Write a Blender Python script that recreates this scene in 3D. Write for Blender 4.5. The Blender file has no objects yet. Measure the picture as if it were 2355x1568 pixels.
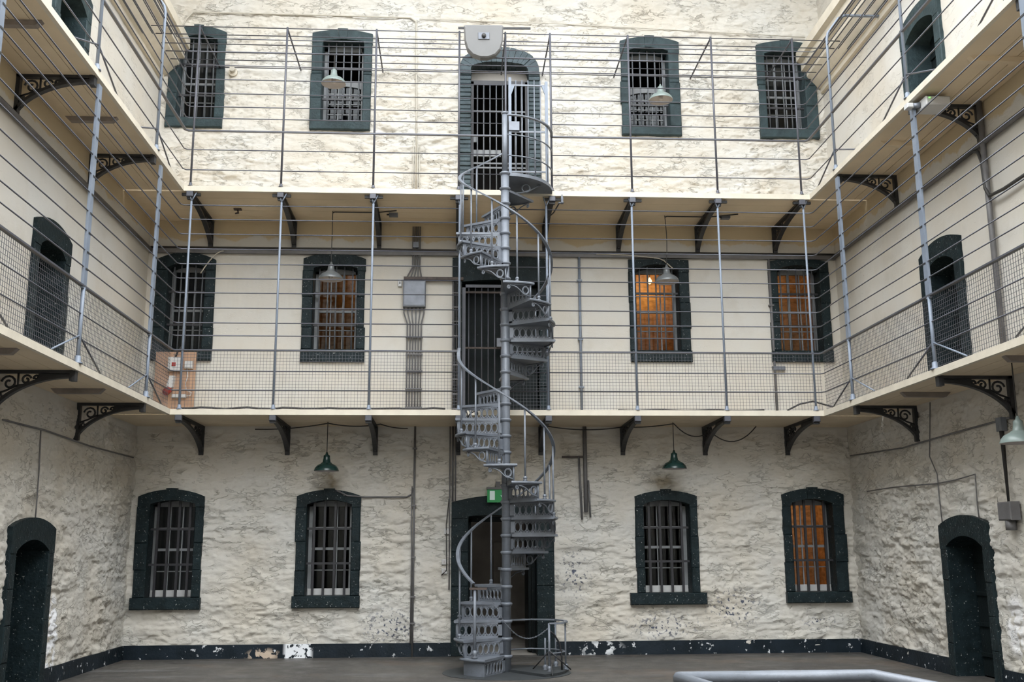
import bpy, math, random
import numpy as np
from mathutils import Vector, Matrix
R = math.radians
random.seed(7)
scn = bpy.context.scene
col = scn.collection

# ------------------------------------------------------------------ camera
FPX, PITCH, YAW, ROLL = 2367.8, 0.20041, 0.05649, -0.00492
CAM = Vector((-0.152, -16.576, 1.6))
fw = Vector((math.sin(YAW)*math.cos(PITCH), math.cos(YAW)*math.cos(PITCH), math.sin(PITCH)))
rt = Vector((math.cos(YAW), -math.sin(YAW), 0)); up = rt.cross(fw)
r2 = rt*math.cos(ROLL)+up*math.sin(ROLL); u2 = up*math.cos(ROLL)-rt*math.sin(ROLL)
cd = bpy.data.cameras.new('camera'); cam = bpy.data.objects.new('camera', cd); col.objects.link(cam)
cd.sensor_width = 36; cd.lens = FPX/2355*36; cd.clip_start = .05; cd.clip_end = 200
M3 = Matrix((r2, u2, -fw)).transposed()
cam.matrix_world = Matrix.Translation(CAM) @ M3.to_4x4()
scn.camera = cam
# ------------------------------------------------------------------ sky and exposure
w = bpy.data.worlds.new('overcast_sky'); scn.world = w; w.use_nodes = True
bg = w.node_tree.nodes['Background']; bg.inputs[0].default_value = (.93, .97, 1.0, 1); bg.inputs[1].default_value = 1.0
scn.view_settings.view_transform = 'Standard'; scn.view_settings.look = 'None'
scn.view_settings.gamma = 1; scn.view_settings.use_curve_mapping = False
scn.view_settings.exposure = 3.05
scn.cycles.max_bounces = 8; scn.cycles.diffuse_bounces = 5; scn.cycles.transparent_max_bounces = 12
scn.cycles.use_denoising = True

# ------------------------------------------------------------------ main dimensions (metres)
XL, XR, BB, BL, BR = -5.175, 6.304, 1.5, .91, .92
Z2, Z3, TH = 3.63, 7.04, .075
YF = -36.0                     # far end of the hall, behind the viewer, lengthened to bring in low-angled daylight
GY = -11.5                     # side galleries run to here
EL, ER = XL+BL, XR-BR          # inner edges of the side galleries

# measuring helpers: where the sight line through a photo pixel meets a known plane
def ray(x, y): return fw+r2*((x-1177.5)/FPX)-u2*((y-784)/FPX)
def onY(x, y, Y=0.): d = ray(x, y); return CAM+d*((Y-CAM.y)/d.y)
def onX(x, y, X): d = ray(x, y); return CAM+d*((X-CAM.x)/d.x)
def onZ(x, y, Z): d = ray(x, y); return CAM+d*((Z-CAM.z)/d.z)

# ------------------------------------------------------------------ materials
def nt(name):
    m = bpy.data.materials.new(name); m.use_nodes = True
    t = m.node_tree; b = t.nodes['Principled BSDF']
    return m, t, b
def N(t, kind, **kw):
    n = t.nodes.new(kind)
    for k, v in kw.items():
        if k.startswith('i_'): n.inputs[int(k[2:])].default_value = v
        else: setattr(n, k, v)
    return n
def noise(t, scale, detail=4, rough=.55, stretch=None, seed=(0, 0, 0)):
    g = N(t, 'ShaderNodeNewGeometry'); mp = N(t, 'ShaderNodeMapping')
    mp.inputs['Location'].default_value = seed
    mp.inputs['Scale'].default_value = stretch or (1, 1, 1)
    t.links.new(g.outputs['Position'], mp.inputs['Vector'])
    n = N(t, 'ShaderNodeTexNoise'); n.inputs['Scale'].default_value = scale
    n.inputs['Detail'].default_value = detail; n.inputs['Roughness'].default_value = rough
    t.links.new(mp.outputs[0], n.inputs['Vector'])
    return n.outputs['Fac']
def ramp(t, fac, a, b, va=0., vb=1.):
    n = N(t, 'ShaderNodeMapRange', clamp=True)
    t.links.new(fac, n.inputs['Value'])
    n.inputs['From Min'].default_value = a; n.inputs['From Max'].default_value = b
    n.inputs['To Min'].default_value = va; n.inputs['To Max'].default_value = vb
    return n.outputs[0]
def mul(t, a, b, op='MULTIPLY'):
    n = N(t, 'ShaderNodeMath', operation=op)
    for i, x in enumerate((a, b)):
        if hasattr(x, 'links'): t.links.new(x, n.inputs[i])
        else: n.inputs[i].default_value = x
    return n.outputs[0]
def mix(t, fac, a, b):
    n = N(t, 'ShaderNodeMix', data_type='RGBA')
    if hasattr(fac, 'links'): t.links.new(fac, n.inputs[0])
    else: n.inputs[0].default_value = fac
    for i, x in ((6, a), (7, b)):
        if hasattr(x, 'links'): t.links.new(x, n.inputs[i])
        else: n.inputs[i].default_value = (*x, 1)
    return n.outputs[2]
def bump(t, b, h, strength=.4, dist=.02):
    n = N(t, 'ShaderNodeBump'); n.inputs['Strength'].default_value = strength; n.inputs['Distance'].default_value = dist
    t.links.new(h, n.inputs['Height']); t.links.new(n.outputs[0], b.inputs['Normal'])
def zpos(t):
    g = N(t, 'ShaderNodeNewGeometry'); s = N(t, 'ShaderNodeSeparateXYZ'); t.links.new(g.outputs['Position'], s.inputs[0]); return s.outputs
def spot(t, c, rad, edge=.5):
    g = N(t, 'ShaderNodeNewGeometry'); d = N(t, 'ShaderNodeVectorMath', operation='SUBTRACT')
    t.links.new(g.outputs['Position'], d.inputs[0]); d.inputs[1].default_value = c
    s = N(t, 'ShaderNodeVectorMath', operation='DIVIDE'); t.links.new(d.outputs[0], s.inputs[0]); s.inputs[1].default_value = rad
    l = N(t, 'ShaderNodeVectorMath', operation='LENGTH'); t.links.new(s.outputs[0], l.inputs[0])
    return ramp(t, l.outputs['Value'], 1, edge)

def paint(name, colr, rough=.5, var=.12, scale=6, bmp=.15, bscale=60, metal=0., wear=None, wearamt=.62, stretch=None, spec=.5):
    m, t, b = nt(name); b.inputs['Specular IOR Level'].default_value = spec
    f = ramp(t, noise(t, scale, 5, stretch=stretch), .3, .7)
    c = mix(t, f, [x*(1-var) for x in colr], [min(1, x*(1+var)) for x in colr])
    if wear:
        wf = ramp(t, noise(t, scale*5, 6, .6, stretch), wearamt, wearamt+.05)
        c = mix(t, wf, c, wear)
    t.links.new(c, b.inputs['Base Color'])
    b.inputs['Roughness'].default_value = rough; b.inputs['Metallic'].default_value = metal
    if bmp: bump(t, b, noise(t, bscale, 4), bmp, .01)
    return m

def wall_mat(name, base, tint, chips=(), soot=(), patches=(), top=1.):
    m, t, b = nt(name)
    c = mix(t, ramp(t, noise(t, .8, 5), .35, .68), base, tint)
    c = mix(t, ramp(t, noise(t, 2.3, 6, .6, seed=(7, 2, 3)), .55, .8, 0, .4), c, (.40, .36, .29))
    # thin dark cracks and open joints running along the courses
    crack = ramp(t, noise(t, 5, 7, .62, (1, 1, 2.6), (3, 1, 9)), .515, .53)
    crack2 = ramp(t, noise(t, 5, 7, .62, (1, 1, 2.6), (3, 1, 9)), .56, .545)
    rz = mul(t, ramp(t, zpos(t)[2], 3.5, 3.4, .0, 1), ramp(t, zpos(t)[2], 7.0, 7.1, .0, top), 'ADD')
    cf = mul(t, mul(t, mul(t, crack, crack2), ramp(t, noise(t, 1.6, 3, seed=(1, 5, 2)), .45, .62, 0, .13)), rz)
    c = mix(t, cf, c, (.22, .18, .13))
    # little dark pits
    pit = ramp(t, noise(t, 17, 4, .5, (1, 1, 1.4)), .715, .745, 0, .75)
    pit = mul(t, pit, ramp(t, noise(t, .9, 2, seed=(4, 4, 4)), .45, .6))
    c = mix(t, pit, c, (.12, .10, .08))
    zz = mul(t, zpos(t)[2], mul(t, noise(t, 1.5, 5, .6, (1, 1, .6), (9, 2, 2)), .55), 'ADD')
    c = mix(t, mul(t, ramp(t, zz, 6.93, 6.96, 0, .75), ramp(t, zpos(t)[2], 7.0, 6.99)), c, (.50, .385, .215))
    for cc, rr in soot:
        s = mul(t, spot(t, cc, rr, .2), ramp(t, noise(t, 4, 4), .25, .6))
        c = mix(t, mul(t, s, .75), c, (.16, .12, .06))
    for cc, rr in chips:
        s = mul(t, spot(t, cc, rr, .3), ramp(t, noise(t, 21, 5, .55), .56, .60))
        c = mix(t, s, c, (.075, .085, .12))
    for cc, rr, pc in patches:
        g = mul(t, spot(t, cc, rr, .7), ramp(t, noise(t, 7, 4), .42, .46))
        c = mix(t, g, c, pc)
    t.links.new(c, b.inputs['Base Color']); b.inputs['Roughness'].default_value = .75
    b.inputs['Specular IOR Level'].default_value = .3
    # thin ledges and creases of the painted rubble
    n1 = noise(t, 3.6, 6, .55, (1, 1, 2.6), (8, 3, 1)); n2 = noise(t, 7.5, 5, .55, (1, 1, 2.2), (2, 6, 4))
    cr1 = mul(t, ramp(t, n1, .478, .50), ramp(t, n1, .522, .50)); cr2 = mul(t, ramp(t, n2, .465, .50), ramp(t, n2, .535, .50))
    st1 = ramp(t, n2, .40, .60)
    m1 = ramp(t, noise(t, 1.9, 4, .6, (1, 1, 1.6), (3, 8, 5)), .52, .58); m2 = ramp(t, noise(t, 2.6, 4, .6, (1, 1, 1.4), (5, 5, 1)), .53, .58)
    h = mul(t, mul(t, noise(t, 30, 6, .6, (1, 1, 1.6)), .20), mul(t, st1, .14), 'ADD')
    h = mul(t, h, mul(t, mul(t, mul(t, cr1, m1), .8), mul(t, mul(t, cr2, m2), .55), 'ADD'), 'SUBTRACT')
    amt = ramp(t, rz, 0, 1, .10, 1.0)
    hn = mul(t, h, amt)
    bump(t, b, hn, .8, .020)
    return m

M = {}
M['wall_back'] = wall_mat('cream_limewash_back', (.56, .548, .515), (.55, .508, .438),
    chips=[((3.15, 0, .42), (.75, .4, .28)), ((-1.1, 0, .45), (.6, .4, .38)), ((5.65, 0, .45), (.35, .4, .16)), ((1.75, 0, 1.2), (.35, .4, .5)), ((4.3, 0, .7), (.6, .4, .4))],
    soot=[((-2.12, 0, 2.68), (.34, .5, .34)), ((3.22, 0, 2.68), (.38, .5, .36))])
M['wall_side'] = wall_mat('cream_limewash_side', (.555, .541, .508), (.54, .498, .43),
    patches=[((XL, -2.95, .55), (.5, .22, .6), (.80, .80, .82)), ((XR, -4.75, .7), (.5, .3, .4), (.75, .74, .74))], top=.3)
M['green'] = paint('dark_green_paint', (.0105, .0185, .0215), .5, .35, 8, .9, 28, wear=(.42, .44, .43), wearamt=.645, spec=.16)
M['green_top'] = paint('blue_green_paint', (.030, .047, .052), .5, .3, 6, 1.0, 26, wear=(.16, .2, .21), wearamt=.70, spec=.16)
M['brick_blue'] = paint('blue_painted_brick', (.050, .070, .080), .5, .3, 7, 1.0, 26, wear=(.16, .2, .21), wearamt=.68, spec=.2)
M['iron'] = paint('blue_grey_ironwork', (.142, .158, .186), .42, .14, 9, .2, 80, metal=.1, wear=(.07, .065, .065), wearamt=.68)
M['rail'] = paint('grey_rail_paint', (.075, .078, .095), .42, .15, 5, .1, 60, metal=.2, wear=(.12, .08, .06), wearamt=.70)
M['post'] = paint('pale_blue_post_paint', (.165, .195, .245), .45, .1, 6, .1, 60)
M['dark_iron'] = paint('black_cast_iron', (.018, .0185, .021), .5, .3, 12, .3, 60)
M['edge'] = paint('cream_edge_paint', (.58, .53, .44), .6, .08, 5, .2, 50, wear=(.5, .42, .3), wearamt=.70)
M['under'] = paint('ochre_soffit_paint', (.62, .515, .37), .7, .14, 2.2, .15, 40, wear=(.42, .30, .18), wearamt=.72, stretch=(.4, .4, 1))
M['batten'] = paint('brown_grey_batten', (.20, .17, .15), .6, .2, 6)
M['sash'] = paint('pale_grey_sash_paint', (.21, .22, .23), .5, .1, 6)
M['bar'] = paint('grey_window_bar', (.020, .020, .025), .45, .2, 10)
M['bar_light'] = paint('light_grey_window_bar', (.11, .118, .13), .45, .15, 10)
M['white'] = paint('white_plastic', (.50, .50, .50), .35, .04, 5, 0)
M['conduit'] = paint('grey_conduit_paint', (.12, .117, .12), .5, .2, 5)
M['conduit_cream'] = paint('cream_painted_conduit', (.46, .43, .37), .6, .1, 5)
M['cable'] = paint('black_cable', (.035, .033, .032), .6, .2, 10, 0)
M['box'] = paint('galvanised_box', (.155, .168, .195), .45, .15, 8, .1, 50, metal=.3)
M['ply'] = paint('plywood', (.38, .235, .15), .6, .18, 3, .1, 30, stretch=(9, 9, .7))
M['red'] = paint('red_plastic', (.25, .02, .015), .4, .1, 5, 0)
M['lamp_green'] = paint('green_enamel', (.010, .034, .031), .25, .1, 5, 0)
M['lamp_grey'] = paint('grey_enamel', (.12, .13, .135), .28, .08, 5, 0)
M['lamp_pale'] = paint('pale_green_enamel', (.20, .25, .24), .3, .08, 5, 0)
M['speaker'] = paint('grey_speaker_paint', (.155, .155, .155), .5, .05, 5, 0)
M['lamp_in'] = paint('white_enamel_inside', (.40, .37, .36), .4, .05, 5, 0)
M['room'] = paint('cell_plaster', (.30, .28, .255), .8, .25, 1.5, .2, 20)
M['room_dark'] = paint('shaded_cell_plaster', (.035, .032, .031), .8, .25, 1.5, .2, 20)  # same plaster with the darkness of unlit rooms put into its colour
M['brickorange'] = paint('ochre_brick_cell', (.55, .33, .15), .8, .45, 7, .4, 25, stretch=(1, 1, 2))
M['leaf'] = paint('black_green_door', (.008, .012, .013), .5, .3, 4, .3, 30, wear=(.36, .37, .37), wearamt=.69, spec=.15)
M['rust'] = paint('rusty_iron', (.055, .040, .034), .6, .4, 14, .3, 60)
M['base'] = paint('slate_floor_plate', (.030, .034, .037), .55, .3, 5, .3, 30)
def glass():
    m, t, b = nt('window_glass'); o = t.nodes['Material Output']
    tr = N(t, 'ShaderNodeBsdfTransparent'); gl = N(t, 'ShaderNodeBsdfGlossy'); gl.inputs['Roughness'].default_value = .06
    tr.inputs[0].default_value = (.80, .84, .86, 1)
    fr = N(t, 'ShaderNodeFresnel'); fr.inputs[0].default_value = 1.5
    mx = N(t, 'ShaderNodeMixShader'); t.links.new(mul(t, fr.outputs[0], .38), mx.inputs[0])
    t.links.new(tr.outputs[0], mx.inputs[1]); t.links.new(gl.outputs[0], mx.inputs[2]); t.links.new(mx.outputs[0], o.inputs[0])
    return m
M['glass'] = glass()
def emis(name, c, s):
    m, t, b = nt(name); b.inputs['Base Color'].default_value = (*c, 1)
    b.inputs['Emission Color'].default_value = (*c, 1); b.inputs['Emission Strength'].default_value = s; return m
M['bulb'] = emis('warm_bulb', (1, .6, .26), .6)
M['led'] = emis('green_led', (.2, 1, .15), .25)
M['exit'] = emis('green_exit_panel', (.008, .11, .03), .09)
M['exit_white'] = emis('white_exit_panel', (.35, .42, .40), .06)
def floor_mat():
    m, t, b = nt('worn_stone_floor')
    c = mix(t, ramp(t, noise(t, 1.1, 6, .6, (.5, 1, 1)), .35, .65), (.085, .077, .068), (.050, .047, .044))
    c = mix(t, ramp(t, noise(t, 2.2, 6, .65, (.25, 1, 1), (5, 3, 0)), .56, .68, 0, .65), c, (.16, .157, .157))
    c = mix(t, ramp(t, noise(t, .7, 3, seed=(2, 9, 0)), .56, .66, 0, .45), c, (.13, .095, .07))
    c = mix(t, ramp(t, noise(t, 38, 4), .62, .68, 0, .8), c, (.19, .185, .175))
    c = mix(t, ramp(t, noise(t, 16, 6, .65, (.6, 1, 1)), .55, .7, 0, .6), c, (.035, .033, .032))
    t.links.new(c, b.inputs['Base Color'])
    t.links.new(ramp(t, noise(t, 3, 4), .3, .7, .35, .7), b.inputs['Roughness'])
    bump(t, b, noise(t, 18, 6), .35, .015); return m
M['floor'] = floor_mat()
def skirt_mat():
    m, t, b = nt('navy_skirting_paint')
    c = mix(t, ramp(t, noise(t, 3, 4), .4, .6), (.007, .012, .017), (.012, .019, .027))
    c = mix(t, ramp(t, noise(t, 11, 6, .6), .63, .66), c, (.58, .60, .62))
    c = mix(t, mul(t, spot(t, (-2.52, 0, .10), (.24, .3, .9), .75), ramp(t, noise(t, 12, 4), .40, .44)), c, (.78, .80, .83))
    c = mix(t, mul(t, spot(t, (-3.05, 0, .04), (.30, .3, .13), .5), ramp(t, noise(t, 9, 4), .46, .49)), c, (.52, .42, .33))
    c = mix(t, mul(t, spot(t, (2.15, 0, .10), (.4, .3, .16), .4), ramp(t, noise(t, 8, 4), .52, .55)), c, (.70, .72, .74))
    t.links.new(c, b.inputs['Base Color']); b.inputs['Roughness'].default_value = .45
    bump(t, b, noise(t, 25, 5), .5, .01); return m
M['skirt'] = skirt_mat(); M['skirt'].node_tree.nodes['Principled BSDF'].inputs['Specular IOR Level'].default_value = .15

# ------------------------------------------------------------------ mesh helpers
class MB:
    def __init__(s): s.v = []; s.f = []; s.sm = []
    def add(s, vs, fs, smooth=False):
        o = len(s.v); s.v += [tuple(x) for x in vs]; s.f += [tuple(i+o for i in q) for q in fs]; s.sm += [smooth]*len(fs); return s
    def box(s, a, b):
        x0, y0, z0 = [min(i, j) for i, j in zip(a, b)]; x1, y1, z1 = [max(i, j) for i, j in zip(a, b)]
        return s.add([(x0, y0, z0), (x1, y0, z0), (x1, y1, z0), (x0, y1, z0), (x0, y0, z1), (x1, y0, z1), (x1, y1, z1), (x0, y1, z1)],
                     [(0, 3, 2, 1), (4, 5, 6, 7), (0, 1, 5, 4), (1, 2, 6, 5), (2, 3, 7, 6), (3, 0, 4, 7)])
    def bbox(s, a, b, c=.006):
        """box with chamfered edges along its longest outline: chamfers the four XZ corners and front edges"""
        x0, y0, z0 = [min(i, j) for i, j in zip(a, b)]; x1, y1, z1 = [max(i, j) for i, j in zip(a, b)]
        return s.prism_chamfer([(x0, z0), (x1, z0), (x1, z1), (x0, z1)], y0, y1, c)
    def prism(s, poly, y0, y1):
        """polygon of (x, z) counter-clockwise seen from -y, extruded in y"""
        n = len(poly)
        vs = [(x, y0, z) for x, z in poly]+[(x, y1, z) for x, z in poly]
        fs = [tuple(range(n)), tuple(range(2*n-1, n-1, -1))]
        fs += [(i, n+i, n+(i+1) % n, (i+1) % n) for i in range(n)]
        return s.add(vs, fs)
    def prism_chamfer(s, poly, y0, y1, c=.008):
        n = len(poly); cx = sum(p[0] for p in poly)/n; cz = sum(p[1] for p in poly)/n
        xs = [p[0] for p in poly]; zs = [p[1] for p in poly]
        sx = 1-2*c/max(max(xs)-min(xs), .001); sz = 1-2*c/max(max(zs)-min(zs), .001)
        inn = [(cx+(x-cx)*max(sx, .1), cz+(z-cz)*max(sz, .1)) for x, z in poly]
        vs = [(x, y0, z) for x, z in inn]+[(x, y0+c, z) for x, z in poly]+[(x, y1, z) for x, z in poly]
        fs = [tuple(range(n))]+[(i, n+i, n+(i+1) % n, (i+1) % n) for i in range(n)]
        fs += [(n+i, 2*n+i, 2*n+(i+1) % n, n+(i+1) % n) for i in range(n)]+[tuple(range(3*n-1, 2*n-1, -1))]
        return s.add(vs, fs)
    def tube(s, pts, r, n=6, closed=False, flat=None, cap=True):
        """round tube along pts; r may be a list; flat=(w, h) makes a flat bar whose width lies horizontally"""
        pts = [Vector(p) for p in pts]; m = len(pts); rs = r if isinstance(r, (list, tuple)) else [r]*m
        rings = []; prev = None
        for i, p in enumerate(pts):
            if closed: t = pts[(i+1) % m]-pts[i-1]
            elif i == 0: t = pts[1]-p
            elif i == m-1: t = p-pts[i-1]
            else: t = (pts[i+1]-p).normalized()+(p-pts[i-1]).normalized()
            if t.length < 1e-9: t = Vector((0, 0, 1))
            t.normalize()
            if flat:
                a = Vector((0, 0, 1)).cross(t)
                if a.length < .05: a = prev or Vector((1, 0, 0))
                a.normalize(); prev = a; bb = t.cross(a)
                wv, hv = flat
                q = [p+a*wv/2+bb*hv/2, p-a*wv/2+bb*hv/2, p-a*wv/2-bb*hv/2, p+a*wv/2-bb*hv/2]
            else:
                if prev is None: prev = Vector((0, 0, 1)) if abs(t.z) < .9 else Vector((0, 1, 0))
                a = prev-t*prev.dot(t)
                if a.length < 1e-6: a = t.orthogonal()
                a.normalize(); prev = a; bb = t.cross(a)
                k = 1.0
                if 0 < i < m-1 and not closed:
                    cs = max(.5, (pts[i+1]-p).normalized().dot(t)); k = 1/cs if m < 5 else 1
                q = [p+(a*math.cos(2*math.pi*j/n)+bb*math.sin(2*math.pi*j/n))*rs[i]*k for j in range(n)]
            rings.append(q)
        k = len(rings[0]); vs = [v for q in rings for v in q]; fs = []
        for i in range(m if closed else m-1):
            j = (i+1) % m
            for a in range(k): fs.append((i*k+a, i*k+(a+1) % k, j*k+(a+1) % k, j*k+a))
        if cap and not closed: fs += [tuple(range(k-1, -1, -1)), tuple((m-1)*k+i for i in range(k))]
        return s.add(vs, fs, smooth=not flat)
    def lathe(s, prof, c=(0, 0, 0), n=16, smooth=True):
        c = Vector(c); vs = []; fs = []
        for r, z in prof:
            for j in range(n): vs.append((c.x+r*math.cos(2*math.pi*j/n), c.y+r*math.sin(2*math.pi*j/n), c.z+z))
        for i in range(len(prof)-1):
            for j in range(n): fs.append((i*n+j, i*n+(j+1) % n, (i+1)*n+(j+1) % n, (i+1)*n+j))
        fs += [tuple(range(n-1, -1, -1)), tuple((len(prof)-1)*n+j for j in range(n))]
        return s.add(vs, fs, smooth)
    def mesh(s, name, mat):
        me = bpy.data.meshes.new(name); me.from_pydata(s.v, [], s.f)
        me.polygons.foreach_set('use_smooth', s.sm); me.materials.append(M[mat] if isinstance(mat, str) else mat); me.update(); return me
    def build(s, name, mat, parent=None):
        return link(name, s.mesh(name, mat), parent)
def link(name, data, parent=None, loc=None, rot=None):
    o = bpy.data.objects.new(name, data); col.objects.link(o)
    if parent: o.parent = parent
    if loc is not None: o.location = loc
    if rot is not None: o.rotation_euler = rot
    return o
def tag(o, label=None, cat=None, group=None, kind=None):
    if label: o['label'] = label
    if cat: o['category'] = cat
    if group: o['group'] = group
    if kind: o['kind'] = kind
    return o
def empty(name, loc=(0, 0, 0), rz=0, **kw):
    o = link(name, None, None, loc, (0, 0, rz)); o.empty_display_size = .1
    return tag(o, **kw)
def arc(c, r, a0, a1, n, ry=None):
    return [(c[0]+r*math.cos(R(a0+(a1-a0)*i/n)), c[1]+(ry or r)*math.sin(R(a0+(a1-a0)*i/n))) for i in range(n+1)]
def segarc(x0, x1, zs, rise, n=8):
    """segmental arch points from x0 to x1, springing height zs, crown zs+rise"""
    h = (x1-x0)/2; rise = max(rise, .004); rad = (h*h+rise*rise)/(2*rise); cx = (x0+x1)/2; cz = zs+rise-rad
    a = math.asin(h/rad)
    return [(cx+rad*math.sin(-a+2*a*i/n), cz+rad*math.cos(-a+2*a*i/n)) for i in range(n+1)]

# ------------------------------------------------------------------ numpy relief for the rubble walls
rng = np.random.default_rng(11)
TAB = rng.random((256, 256))
def vn(u, v, sd=0):
    u = u+sd*17.3; v = v+sd*9.7
    iu = np.floor(u).astype(int); iv = np.floor(v).astype(int); fu = u-iu; fv = v-iv
    fu = fu*fu*(3-2*fu); fv = fv*fv*(3-2*fv); g = lambda a, b: TAB[a % 256, b % 256]
    return (g(iu, iv)*(1-fu)+g(iu+1, iv)*fu)*(1-fv)+(g(iu, iv+1)*(1-fu)+g(iu+1, iv+1)*fu)*fv
def rubble(U, Z, seed):
    rg = np.random.default_rng(seed)
    zz = Z+.035*(vn(U*1.7, Z*3, seed)-.5); uu = U+.05*(vn(U*4, Z*4, seed+3)-.5)
    rows = [-.2]
    while rows[-1] < 14: rows.append(rows[-1]+rg.uniform(.13, .27))
    rows = np.array(rows); ri = np.clip(np.searchsorted(rows, zz)-1, 0, len(rows)-2)
    dz = np.minimum(zz-rows[ri], rows[ri+1]-zz); H = np.zeros_like(U); DU = np.full_like(U, 1.)
    for r in np.unique(ri):
        m = ri == r; cuts = [-8.]
        while cuts[-1] < 24: cuts.append(cuts[-1]+rg.uniform(.18, .62))
        cuts = np.array(cuts); ci = np.clip(np.searchsorted(cuts, uu[m])-1, 0, len(cuts)-2)
        hh = rg.random(len(cuts)); H[m] = hh[ci]; DU[m] = np.minimum(uu[m]-cuts[ci], cuts[ci+1]-uu[m])
    d = np.minimum(dz, DU)
    open_ = vn(U*1.1, Z*1.1, seed+5)
    D = .010*(H-.5)-(.001+.011*open_**2)*np.exp(-(d/.02)**2)
    for sc, am, sd in ((2.2, .010, 6), (5, .010, 1), (10, .009, 2), (19, .007, 3), (38, .005, 4)):
        D += am*(vn(U*sc*.75, Z*sc*1.5, seed+sd)-.5)*2*(.35+.65*open_)
    def ledge(su, sz, am, sd, lo=.47, hi=.53):
        n = .55*vn(U*su, Z*sz, seed+sd)+.30*vn(U*su*2.1, Z*sz*1.9, seed+sd+1)+.15*vn(U*su*4.5, Z*sz*4, seed+sd+2)
        q = np.clip((n-lo)/(hi-lo), 0, 1); return am*(q*q*(3-2*q)-.5)
    D += (.45+.75*open_)*(ledge(1.3, 3.6, .020, 11)+ledge(3.0, 8.5, .017, 15)+ledge(6.5, 15, .010, 19))
    return D
def wall_sheet(name, u0, u1, z0, z1, holes, world, amp, mat, label, seed, ures=.02, ufar=None):
    us = list(np.arange(u0, (ufar or u1), ures))+([] if ufar is None else list(np.arange(ufar, u1, .12)))+[u1]
    zs = []; z = z0
    while z < z1: zs.append(z); z += .018 if amp(np.array(z)) > .3 else .06
    zs.append(z1)
    us = np.array(us); zs = np.array(zs)
    for (a, b, c, d) in holes:
        for arr, val in ((us, a), (us, b), (zs, c), (zs, d)): arr[np.argmin(abs(arr-val))] = val
    U, Z = np.meshgrid(us, zs); D = rubble(U, Z, seed)*amp(Z)
    P = world(U.ravel(), Z.ravel(), D.ravel()).astype(np.float32)
    nu, nz = len(us), len(zs)
    I = np.arange(nu*nz).reshape(nz, nu); uc = (us[:-1]+us[1:])/2; zc = (zs[:-1]+zs[1:])/2
    UC, ZC = np.meshgrid(uc, zc); keep = np.ones_like(UC, bool)
    for (a, b, c, d) in holes: keep &= ~((UC > a) & (UC < b) & (ZC > c) & (ZC < d))
    Q = np.stack([I[:-1, :-1], I[:-1, 1:], I[1:, 1:], I[1:, :-1]], -1)[keep]
    me = bpy.data.meshes.new(name); me.vertices.add(len(P)); me.vertices.foreach_set('co', P.ravel())
    me.loops.add(Q.size); me.loops.foreach_set('vertex_index', Q.ravel().astype(np.int32))
    me.polygons.add(len(Q)); me.polygons.foreach_set('loop_start', (np.arange(len(Q))*4).astype(np.int32))
    me.polygons.foreach_set('use_smooth', np.ones(len(Q), bool))
    me.update(calc_edges=True); me.validate(); me.materials.append(M[mat])
    return tag(link(name, me), label, kind='structure')

# ------------------------------------------------------------------ openings: measured sizes
# window: outer x0, x1, opening x0, x1, sill bottom, sill top, inner spring, inner crown, outer shoulder, outer crown, sill x0, x1
WIN = [
 dict(n=1,  L=1, o=(-5.07, -4.05), i=(-4.885, -4.185), z=(.73, .91, 2.33, 2.39, 2.45, 2.56), s=(-5.09, -4.03)),
 dict(n=2,  L=1, o=(-2.62, -1.615), i=(-2.455, -1.755), z=(.74, .92, 2.32, 2.39, 2.45, 2.55), s=(-2.64, -1.60)),
 dict(n=3,  L=1, o=(2.745, 3.745), i=(2.875, 3.62), z=(.75, .93, 2.31, 2.38, 2.44, 2.53), s=(2.63, 3.84)),
 dict(n=4,  L=1, o=(5.135, 6.15), i=(5.275, 5.96), z=(.76, .93, 2.32, 2.39, 2.46, 2.56), s=(5.12, 6.17)),
 dict(n=5,  L=2, o=(-5.03, -4.075), i=(-4.84, -4.235), z=(4.61, 4.79, 6.16, 6.24, 6.29, 6.41), s=(-5.03, -4.07)),
 dict(n=6,  L=2, o=(-2.65, -1.63), i=(-2.48, -1.765), z=(4.60, 4.81, 6.17, 6.23, 6.33, 6.43), s=(-2.65, -1.62)),
 dict(n=7,  L=2, o=(2.745, 3.765), i=(2.86, 3.59), z=(4.63, 4.82, 6.20, 6.29, 6.37, 6.38), s=(2.745, 3.77)),
 dict(n=8,  L=2, o=(5.125, 6.155), i=(5.275, 6.0), z=(4.64, 4.83, 6.23, 6.30, 6.36, 6.42), s=(5.115, 6.15)),
 dict(n=9,  L=3, o=(-5.05, -4.10), i=(-4.885, -4.245), z=(8.60, 8.78, 10.2, 10.28, 10.34, 10.45), s=(-5.05, -4.10)),
 dict(n=10, L=3, o=(-2.64, -1.605), i=(-2.455, -1.755), z=(8.60, 8.76, 10.23, 10.26, 10.37, 10.44), s=(-2.64, -1.62)),
 dict(n=11, L=3, o=(2.705, 3.745), i=(2.855, 3.55), z=(8.60, 8.77, 10.18, 10.24, 10.35, 10.44), s=(2.70, 3.74)),
 dict(n=12, L=3, o=(5.13, 6.175), i=(5.265, 5.965), z=(8.59, 8.76, 10.17, 10.23, 10.33, 10.42), s=(5.125, 6.17)),
]
DOOR = [  # back wall doors: outer, inner, base z, inner spring, inner crown, outer shoulder, outer crown
 dict(n=1, o=(-.19, 1.435), i=(.08, 1.155), z=(0., 2.13, 2.15, 2.35, 2.46)),
 dict(n=2, o=(-.20, 1.40), i=(-.04, 1.235), z=(Z2, 5.96, 6.0, 6.37, 6.40)),
 dict(n=3, o=(-.10, 1.275), i=(.097, 1.09), z=(Z3, 9.78, 9.90, 9.85, 10.18)),
]
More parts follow.
